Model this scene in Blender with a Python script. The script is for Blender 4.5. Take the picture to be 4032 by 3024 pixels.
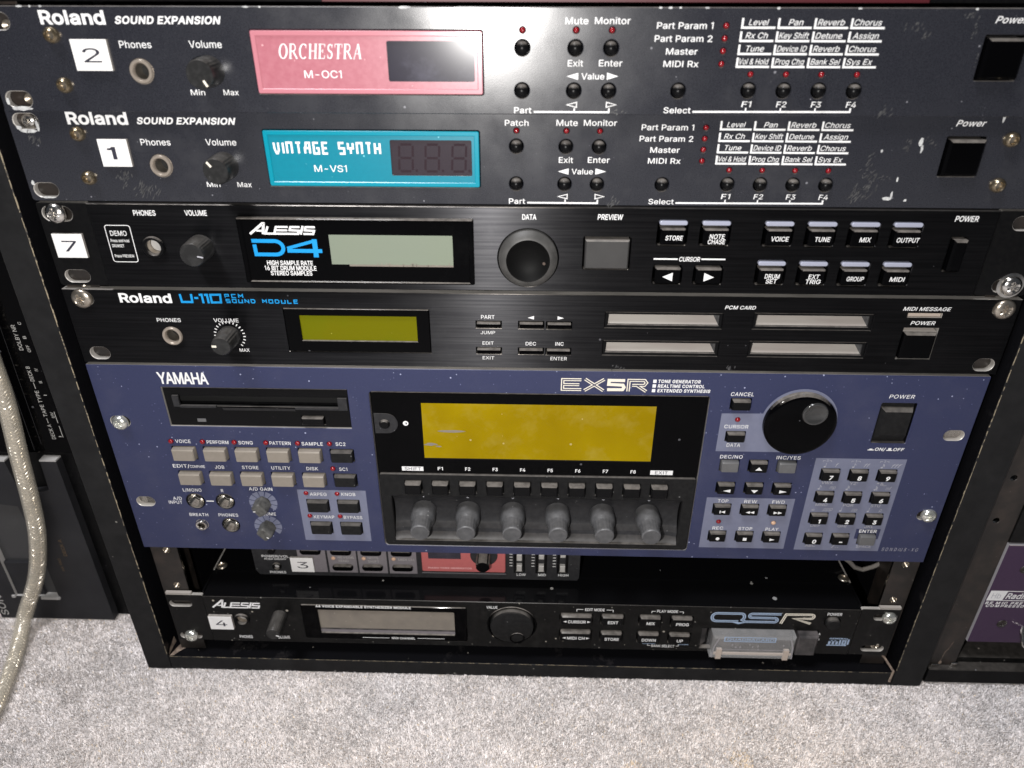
import bpy, bmesh, math, random
import numpy as np
from mathutils import Vector, Matrix
random.seed(7)
RNG = np.random.default_rng(11)
for o in list(bpy.data.objects):
    bpy.data.objects.remove(o)
SC = bpy.context.scene
COL = SC.collection
MM = 0.001
FLOOR = 108.0          # height of the lowest edge of the big blue panel above the carpet, mm

# ------------------------------------------------------------------ camera, light, exposure
cam_d = bpy.data.cameras.new('camera'); cam = bpy.data.objects.new('camera', cam_d); COL.objects.link(cam)
cam_d.sensor_fit = 'HORIZONTAL'; cam_d.sensor_width = 36.0; cam_d.lens = 36.0 * 2900.0 / 4032.0
cam_d.clip_start = 0.01; cam_d.clip_end = 50
cam_d.dof.use_dof = True; cam_d.dof.focus_distance = 0.41; cam_d.dof.aperture_fstop = 9.5
PITCH, YAW, ROLL = 0.515059, -0.0265032, 0.00120214
fw = Vector((math.sin(YAW) * math.cos(PITCH), math.cos(YAW) * math.cos(PITCH), -math.sin(PITCH)))
rt = Vector((math.cos(YAW), -math.sin(YAW), 0)); up = rt.cross(fw)
r2 = math.cos(ROLL) * rt + math.sin(ROLL) * up
u2 = -math.sin(ROLL) * rt + math.cos(ROLL) * up
CAM = Vector((238.534, -343.215, 315.015 + FLOOR))
cam.matrix_world = Matrix(((r2.x, u2.x, -fw.x, CAM.x * MM), (r2.y, u2.y, -fw.y, CAM.y * MM), (r2.z, u2.z, -fw.z, CAM.z * MM), (0, 0, 0, 1)))
SC.camera = cam

W = bpy.data.worlds.new('World'); SC.world = W; W.use_nodes = True
bg = W.node_tree.nodes['Background']; bg.inputs[0].default_value = (0.80, 0.88, 1.0, 1); bg.inputs[1].default_value = 0.05

def lamp(name, kind, loc, power, size, col=(1, 1, 1), target=None, size_y=None):
    d = bpy.data.lights.new(name, kind); d.energy = power; d.color = col
    o = bpy.data.objects.new(name, d); COL.objects.link(o); o.location = Vector(loc) * MM
    if kind == 'AREA':
        d.size = size * MM
        if size_y: d.shape = 'RECTANGLE'; d.size_y = size_y * MM
    else:
        d.shadow_soft_size = size * MM
    if target is not None:
        o.rotation_euler = (Vector(target) - Vector(loc)).to_track_quat('-Z', 'Y').to_euler()
    return o
# the phone's flash, a hand's breadth from the lens, and the dim ceiling light of the room
lamp('flash', 'POINT', (200, -345, 285 + FLOOR), 6.8, 5.0, (1.0, 0.97, 0.94))
lamp('ceiling_lamp', 'AREA', (-350, -600, 2300), 40.0, 500, (0.97, 0.97, 1.0), (240, 0, 100))

VS = SC.view_settings
VS.view_transform = 'Standard'; VS.look = 'None'; VS.exposure = 0.0; VS.gamma = 1.0; VS.use_curve_mapping = False

# ------------------------------------------------------------------ materials
def mat(name, col, rough=0.45, metal=0.0, spec=0.5, vary=None, bump=None, dust=None, dust2=None, smear=None, aniso=0.0, coat=0.0, emit=None, ledge=0.0, trans=0.0, alpha=1.0, rvary=None, stretch=None):
    m = bpy.data.materials.new(name); m.use_nodes = True
    nt = m.node_tree; N = nt.nodes; L = nt.links
    b = N['Principled BSDF']
    c = (*col, 1.0)
    b.inputs['Base Color'].default_value = c
    b.inputs['Roughness'].default_value = rough
    b.inputs['Metallic'].default_value = metal
    b.inputs['Specular IOR Level'].default_value = spec
    b.inputs['Coat Weight'].default_value = coat
    b.inputs['Coat Roughness'].default_value = 0.05
    b.inputs['Transmission Weight'].default_value = trans
    b.inputs['Alpha'].default_value = alpha
    geo = N.new('ShaderNodeNewGeometry')
    pos = geo.outputs['Position']
    if stretch:
        mp = N.new('ShaderNodeMapping'); mp.inputs['Scale'].default_value = stretch
        L.new(pos, mp.inputs['Vector']); pos2 = mp.outputs['Vector']
    else:
        pos2 = pos
    cur = None
    def mixc(a, bcol, fac):
        mx = N.new('ShaderNodeMix'); mx.data_type = 'RGBA'
        if a is None: mx.inputs['A'].default_value = c
        else: L.new(a, mx.inputs['A'])
        mx.inputs['B'].default_value = (*bcol, 1)
        L.new(fac, mx.inputs['Factor'])
        return mx.outputs['Result']
    def noise(scale, detail=3.0, v=None, rough_=0.55):
        n = N.new('ShaderNodeTexNoise'); n.inputs['Scale'].default_value = scale; n.inputs['Detail'].default_value = detail
        n.inputs['Roughness'].default_value = rough_
        L.new(pos2 if v is None else v, n.inputs['Vector']); return n.outputs['Fac']
    def rng(x, a, bb, lo=0.0, hi=1.0):
        r = N.new('ShaderNodeMapRange'); r.inputs['From Min'].default_value = a; r.inputs['From Max'].default_value = bb
        r.inputs['To Min'].default_value = lo; r.inputs['To Max'].default_value = hi; r.clamp = True
        L.new(x, r.inputs['Value']); return r.outputs['Result']
    def mth(op, x, y):
        q = N.new('ShaderNodeMath'); q.operation = op
        for i, k in enumerate((x, y)):
            if isinstance(k, (int, float)): q.inputs[i].default_value = k
            else: L.new(k, q.inputs[i])
        return q.outputs[0]
    if vary:
        sc_, col2, lo, hi = vary
        cur = mixc(cur, col2, rng(noise(sc_), lo, hi))
    if smear:
        sc_, col2, lo, hi, amt = smear
        cur = mixc(cur, col2, rng(noise(sc_, 8.0, pos, 0.68), lo, hi, 0, amt))
    if ledge:                                   # dust settled on everything that faces up
        sp = N.new('ShaderNodeSeparateXYZ'); L.new(geo.outputs['True Normal'], sp.inputs[0])
        mk = mth('MULTIPLY', rng(sp.outputs['Z'], 0.45, 0.8), rng(noise(260, 4.0, pos), 0.25, 0.6, 0.45, 1.0))
        cur = mixc(cur, (0.34, 0.31, 0.28), mth('MULTIPLY', mk, ledge))
    for dd in (dust, dust2):
        if dd:
            sc_, thr, dcol, amt = dd
            v = N.new('ShaderNodeTexVoronoi'); v.inputs['Scale'].default_value = sc_
            L.new(pos, v.inputs['Vector'])
            sx = N.new('ShaderNodeSeparateColor'); L.new(v.outputs['Color'], sx.inputs['Color'])
            rad = mth('MULTIPLY', mth('POWER', sx.outputs[0], 4.5), thr)
            mk = mth('MULTIPLY', mth('LESS_THAN', v.outputs['Distance'], rad), amt)
            cur = mixc(cur, dcol, mk)
    if cur is not None: L.new(cur, b.inputs['Base Color'])
    if rvary:
        sc_, lo, hi = rvary
        L.new(rng(noise(sc_, 5.0, pos), 0.3, 0.7, lo, hi), b.inputs['Roughness'])
    if bump:
        sc_, st, ds = bump
        bp = N.new('ShaderNodeBump'); bp.inputs['Strength'].default_value = st; bp.inputs['Distance'].default_value = ds * MM
        L.new(noise(sc_, 3.0), bp.inputs['Height']); L.new(bp.outputs['Normal'], b.inputs['Normal'])
    if aniso:
        b.inputs['Anisotropic'].default_value = aniso; b.inputs['Anisotropic Rotation'].default_value = 0.25
        tg = N.new('ShaderNodeTangent'); tg.direction_type = 'RADIAL'; tg.axis = 'Z'
        L.new(tg.outputs['Tangent'], b.inputs['Tangent'])
    if emit:
        b.inputs['Emission Color'].default_value = (*emit[0], 1); b.inputs['Emission Strength'].default_value = emit[1]
    return m

GREY_DUST = (0.30, 0.30, 0.33)
M = {}
M['charcoal'] = mat('charcoal_paint', (0.0150, 0.0158, 0.0215), 0.27, spec=0.75, vary=(1800, (0.026, 0.027, 0.034), 0.35, 0.7), bump=(2600, 0.16, 0.05), dust=(170, 0.10, GREY_DUST, 0.6), dust2=(420, 0.10, (0.13, 0.13, 0.15), 0.5), smear=(16, (0.065, 0.065, 0.07), 0.56, 0.78, 0.55), rvary=(40, 0.20, 0.30), ledge=0.5)
M['black_brushed'] = mat('black_brushed_aluminium', (0.022, 0.022, 0.024), 0.40, metal=1.0, vary=(600, (0.040, 0.040, 0.042), 0.35, 0.75), bump=(500, 0.10, 0.03), stretch=(0.03, 1, 1.6), dust=(120, 0.08, GREY_DUST, 0.7), smear=(22, (0.05, 0.05, 0.053), 0.58, 0.8, 0.5), rvary=(35, 0.35, 0.44), aniso=0.93, ledge=0.8)
M['black_satin'] = mat('black_satin_paint', (0.0035, 0.0035, 0.004), 0.36, vary=(500, (0.006, 0.006, 0.006), 0.4, 0.7), dust=(150, 0.11, GREY_DUST, 0.8), smear=(25, (0.03, 0.03, 0.03), 0.58, 0.8, 0.4), ledge=0.15, spec=0.12)
M['black_dusty'] = mat('dusty_black_paint', (0.004, 0.004, 0.004), 0.34, vary=(300, (0.008, 0.008, 0.008), 0.4, 0.7), dust=(170, 0.20, (0.38, 0.35, 0.30), 0.9), dust2=(330, 0.17, (0.25, 0.24, 0.22), 0.8), smear=(35, (0.05, 0.048, 0.045), 0.55, 0.8, 0.5), ledge=0.15, spec=0.18)
M['black_gloss'] = mat('black_gloss_acrylic', (0.0013, 0.0013, 0.0016), 0.10, dust=(130, 0.12, (0.12, 0.12, 0.13), 0.7), smear=(28, (0.012, 0.012, 0.012), 0.6, 0.85, 0.3), ledge=0.6, spec=0.06)
M['lid_gloss'] = mat('black_gloss_steel', (0.0035, 0.0035, 0.004), 0.12, dust=(90, 0.13, (0.35, 0.34, 0.32), 0.9), dust2=(60, 0.10, (0.3, 0.3, 0.3), 0.9), spec=0.18)
M['knob_tip'] = mat('pale_knob_rim', (0.13, 0.13, 0.135), 0.4, vary=(400, (0.08, 0.08, 0.083), 0.35, 0.7))  # front rim set paler than the rest of the knob
M['dusty_knob'] = mat('dusty_knob_plastic', (0.10, 0.098, 0.092), 0.6, vary=(350, (0.045, 0.045, 0.043), 0.4, 0.7))
M['pad'] = mat('grey_brown_pad', (0.030, 0.029, 0.029), 0.5, vary=(60, (0.040, 0.039, 0.038), 0.35, 0.7), ledge=0.6)
M['ring'] = mat('dull_nickel_ring', (0.36, 0.31, 0.26), 0.3, metal=0.4)
M['dimple'] = mat('shiny_black_dish', (0.03, 0.03, 0.03), 0.12, spec=0.8)
M['wheel_cap'] = mat('flat_black_cap', (0.0035, 0.0035, 0.0035), 0.55, spec=0.1, dust=(200, 0.15, (0.16, 0.12, 0.10), 0.6))
M['black_plastic'] = mat('black_plastic', (0.004, 0.004, 0.0045), 0.30, dust=(300, 0.10, (0.12, 0.12, 0.12), 0.6), ledge=0.5, spec=0.12)
M['black_rubber'] = mat('dull_black_plastic', (0.010, 0.010, 0.0105), 0.55, vary=(400, (0.017, 0.017, 0.017), 0.35, 0.75), dust=(260, 0.14, (0.2, 0.2, 0.2), 0.7), ledge=0.3, spec=0.12)
M['knob_grey'] = mat('dark_grey_knob_plastic', (0.062, 0.063, 0.066), 0.42, vary=(300, (0.10, 0.10, 0.104), 0.35, 0.75), dust=(300, 0.12, (0.3, 0.3, 0.3), 0.7), ledge=0.06)
M['knob_black'] = mat('black_knob_plastic', (0.012, 0.012, 0.012), 0.33, vary=(350, (0.03, 0.03, 0.03), 0.45, 0.8), dust=(300, 0.12, (0.2, 0.2, 0.2), 0.6), ledge=0.15)
M['data_wheel'] = mat('worn_wheel_plastic', (0.045, 0.044, 0.042), 0.5, vary=(150, (0.075, 0.073, 0.07), 0.35, 0.7), dust=(200, 0.15, (0.16, 0.12, 0.10), 0.6))
M['navy'] = mat('navy_metallic_paint', (0.0225, 0.0285, 0.078), 0.38, spec=0.5, vary=(900, (0.027, 0.033, 0.088), 0.3, 0.7), dust=(300, 0.15, (0.50, 0.54, 0.75), 0.65), dust2=(560, 0.17, (0.25, 0.28, 0.45), 0.5), smear=(20, (0.065, 0.068, 0.115), 0.50, 0.8, 0.6), bump=(1500, 0.06, 0.03))
M['pale_blue'] = mat('pale_blue_print', (0.156, 0.168, 0.244), 0.45, vary=(300, (0.172, 0.184, 0.26), 0.3, 0.7))
M['alu'] = mat('bare_aluminium', (0.527, 0.5015, 0.4675), 0.42, metal=0.35, vary=(220, (0.357, 0.34, 0.3145), 0.42, 0.75), stretch=(0.3, 1, 1))
M['steel'] = mat('bright_steel', (0.74, 0.72, 0.69), 0.20, metal=1.0, vary=(250, (0.50, 0.47, 0.42), 0.4, 0.75))
M['nickel'] = mat('pearl_nickel', (0.86, 0.86, 0.80), 0.24, metal=0.85, vary=(350, (0.55, 0.56, 0.50), 0.45, 0.8))
M['brass'] = mat('tarnished_brass', (0.27, 0.215, 0.14), 0.26, metal=0.9, vary=(400, (0.45, 0.39, 0.30), 0.4, 0.75))
M['old_steel'] = mat('tarnished_steel', (0.40, 0.35, 0.29), 0.30, metal=0.9, vary=(300, (0.56, 0.52, 0.46), 0.4, 0.75))
M['hole'] = mat('dark_hole', (0.0015, 0.0015, 0.0015), 0.7)
M['white_ink'] = mat('white_ink', (0.80, 0.80, 0.80), 0.5)
M['cream_ink'] = mat('cream_ink', (0.78, 0.73, 0.62), 0.5)
M['grey_ink'] = mat('grey_ink', (0.42, 0.42, 0.46), 0.5)
M['dark_ink'] = mat('dark_ink', (0.025, 0.025, 0.04), 0.5)
M['blue_ink'] = mat('bright_blue_ink', (0, 0.2805, 0.663), 0.45)
M['ice_ink'] = mat('ice_blue_ink', (0.34, 0.44, 0.60), 0.45)
M['navy_ink'] = mat('navy_ink', (0.035, 0.037, 0.075), 0.45)
M['black_ink'] = mat('black_ink', (0.004, 0.004, 0.005), 0.4, ledge=0.3)
M['tan_ink'] = mat('tan_ink', (0.15, 0.09, 0.035), 0.5)
M['tag'] = mat('white_tag_plastic', (0.86, 0.85, 0.84), 0.5, vary=(250, (0.80, 0.79, 0.77), 0.3, 0.8))
M['tag_side'] = mat('tag_shaded_edge', (0.22, 0.20, 0.19), 0.7, vary=(500, (0.30, 0.28, 0.25), 0.3, 0.7))  # tag sides darker than the white face: grazing-light shade put into the colour
M['red_led'] = mat('red_lamp_plastic', (0.224, 0.0064, 0.0112), 0.16, spec=0.6)
M['amber_led'] = mat('clear_amber_lamp', (0.62, 0.40, 0.27), 0.18)
M['pink'] = mat('pink_label', (0.3867, 0.1242, 0.1572), 0.30, vary=(500, (0.4332, 0.1596, 0.1938), 0.3, 0.7), dust=(300, 0.12, (0.9, 0.6, 0.6), 0.6), dust2=(120, .09, (.4, .08, .1), .6))
M['pink_edge'] = mat('pink_label_rim', (0.4884, 0.185, 0.222), 0.25)
M['cyan'] = mat('cyan_label', (0, 0.1862, 0.2622), 0.30, vary=(500, (0, 0.2014, 0.2812), 0.3, 0.7), dust=(260, 0.12, (0.3, 0.8, 0.9), 0.6))
M['cyan_edge'] = mat('cyan_label_rim', (0, 0.2432, 0.3344), 0.25)
M['smoke'] = mat('smoked_window', (0.024, 0.022, 0.033), 0.18, smear=(30, (0.12, 0.12, 0.16), 0.52, 0.8, 0.7), vary=(60, (0.033, 0.03, 0.045), 0.35, 0.7))
M['smoke2'] = mat('smoked_window_clean', (0.034, 0.026, 0.033), 0.2, smear=(40, (0.09, 0.08, 0.10), 0.58, 0.85, 0.5))
M['segment'] = mat('unlit_segment', (0.034, 0.0235, 0.0285), 0.5, spec=0.0)
M['lcd_amber'] = mat('amber_lcd', (0.315, 0.222, 0.0), 0.30, spec=0.08, vary=(18, (0.2304, 0.1512, 0), 0.4, 0.75), smear=(45, (0.37, 0.29, 0.06), 0.50, 0.75, 0.5), dust=(160, 0.12, (.6, .5, .25), .5))
M['lcd_olive'] = mat('olive_lcd', (0.132, 0.1264, 0.0008), 0.3, spec=0.1, vary=(25, (0.112, 0.136, 0.0016), 0.42, 0.7), dust=(250, 0.12, (0.45, 0.45, 0.1), 0.7))
M['lcd_green'] = mat('grey_green_lcd', (0.198, 0.2304, 0.18), 0.25, vary=(12, (0.2052, 0.234, 0.1728), 0.4, 0.7), dust=(200, 0.10, (0.6, 0.65, 0.6), 0.6))
M['lcd_grey'] = mat('grey_beige_lcd', (0.24, 0.212, 0.176), 0.35, vary=(60, (0.168, 0.148, 0.128), 0.35, 0.75), dust=(300, 0.15, (0.45, 0.42, 0.36), 0.6))
M['lens'] = mat('lavender_lens', (0.34, 0.355, 0.44), 0.25)
M['beige_key'] = mat('beige_key', (0.234, 0.2067, 0.1716), 0.42, vary=(300, (0.2574, 0.2262, 0.1911), 0.3, 0.7))
M['grey_key'] = mat('grey_key', (0.108, 0.108, 0.1104), 0.42, vary=(300, (0.124, 0.124, 0.1264), 0.3, 0.7))
M['flap'] = mat('beige_flap', (0.37, 0.345, 0.315), 0.5, vary=(200, (0.3108, 0.2738, 0.2516), 0.4, 0.75), stretch=(0.15, 1, 1))
M['dark_grey'] = mat('dark_grey_plastic', (0.022, 0.022, 0.024), 0.42, vary=(400, (0.034, 0.034, 0.036), 0.35, 0.75), dust=(250, 0.14, (0.2, 0.2, 0.2), 0.7), ledge=0.15, spec=0.18)
M['wood_black'] = mat('black_laminate', (0.0125, 0.0125, 0.0130), 0.45, vary=(120, (0.018, 0.018, 0.0185), 0.35, 0.7), dust=(110, 0.10, (0.24, 0.23, 0.21), 0.8), smear=(22, (0.030, 0.030, 0.031), 0.56, 0.8, 0.5), bump=(700, 0.10, 0.05), spec=0.12)
M['wood_inner'] = mat('glossy_black_laminate', (0.005, 0.005, 0.006), 0.22, dust=(130, 0.11, (0.25, 0.23, 0.2), 0.8), smear=(45, (0.05, 0.045, 0.045), 0.60, 0.8, 0.6), spec=0.18)
M['wood_edge'] = mat('raw_chipboard_edge', (0.30, 0.25, 0.17), 0.8, vary=(400, (0.05, 0.045, 0.04), 0.50, 0.62))
M['chipboard'] = mat('torn_chipboard', (0.28, 0.216, 0.168), 0.85, vary=(350, (0.08, 0.056, 0.048), 0.42, 0.7), bump=(900, 0.5, 0.3))
M['rail'] = mat('rusty_black_rail', (0.016, 0.0136, 0.012), 0.42, vary=(90, (0.036, 0.0272, 0.0224), 0.42, 0.7), dust=(250, 0.12, (0.3, 0.28, 0.25), 0.7))
M['chip'] = mat('bare_metal_chip', (0.60, 0.61, 0.60), 0.5, vary=(500, (0.35, 0.35, 0.36), 0.4, 0.7))
M['scuff'] = mat('grey_scuff', (0.040, 0.040, 0.042), 0.6, vary=(300, (0.085, 0.085, 0.085), 0.42, 0.7))
M['silver'] = mat('silver_plastic', (0.36, 0.35, 0.37), 0.35, metal=0.2)
M['mauve_grey'] = mat('mauve_grey_panel', (0.1827, 0.1658, 0.1785), 0.42, vary=(400, (0.204, 0.187, 0.1997), 0.3, 0.7), dust=(280, 0.10, (0.4, 0.38, 0.38), 0.6))
M['coral'] = mat('coral_panel', (0.496, 0.132, 0.128), 0.40, vary=(500, (0.464, 0.12, 0.12), 0.3, 0.7))
M['coral_ink'] = mat('pale_pink_ink', (0.75, 0.42, 0.42), 0.5)
M['slider_cap'] = mat('pale_slider_cap', (0.42, 0.41, 0.39), 0.4)
M['purple'] = mat('purple_anodised', (0.0391, 0.017, 0.051), 0.36, vary=(700, (0.04675, 0.0204, 0.0595), 0.35, 0.7), dust=(150, 0.10, (0.3, 0.25, 0.32), 0.6), ledge=0.9)
M['dark_red'] = mat('dark_red_panel', (0.06, 0.002, 0.006), 0.5)
M['deck'] = mat('charcoal_deck_plastic', (0.020, 0.020, 0.0225), 0.40, vary=(40, (0.029, 0.029, 0.032), 0.35, 0.7), spec=0.18)
M['deck_window'] = mat('grey_cassette_window', (0.045, 0.045, 0.047), 0.28, smear=(30, (0.10, 0.10, 0.10), 0.55, 0.8, 0.5))
M['deck_edge'] = mat('light_grey_ledge', (0.42, 0.41, 0.40), 0.5)
M['grey_cable'] = mat('grey_cable', (0.26, 0.24, 0.22), 0.4)
M['clear_card'] = mat('clear_grey_plastic', (0.80, 0.80, 0.80), 0.10, trans=0.0, alpha=0.20, smear=(60, (0.9, 0.88, 0.86), 0.5, 0.75, 0.8))
M['card_core'] = mat('card_circuit', (0.035, 0.033, 0.034), 0.4, vary=(120, (0.11, 0.10, 0.10), 0.4, 0.7))
M['card_clip'] = mat('cream_card_clip', (0.50, 0.42, 0.36), 0.5)

# ------------------------------------------------------------------ mesh building (all sizes in millimetres)
def rr(x0, x1, z0, z1, r=0.0, n=4):
    """rounded rectangle as a function of growth"""
    def f(g=0.0):
        a, b, c, d = x0 - g, x1 + g, z0 - g, z1 + g
        R = min(max(.02, r + g), (b - a) / 2 - 1e-4, (d - c) / 2 - 1e-4)
        if r <= 0: return [(a, c), (b, c), (b, d), (a, d)]
        out = []
        for cx, cz, t0 in ((b - R, c + R, -90), (b - R, d - R, 0), (a + R, d - R, 90), (a + R, c + R, 180)):
            for k in range(n + 1):
                t = math.radians(t0 + 90.0 * k / n); out.append((cx + R * math.cos(t), cz + R * math.sin(t)))
        return out
    return f
def circ(cx, cz, r, n=24):
    return lambda g=0.0: [(cx + (r + g) * math.cos(2 * math.pi * k / n), cz + (r + g) * math.sin(2 * math.pi * k / n)) for k in range(n)]
def poly(pts):
    return lambda g=0.0: list(pts)

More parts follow.
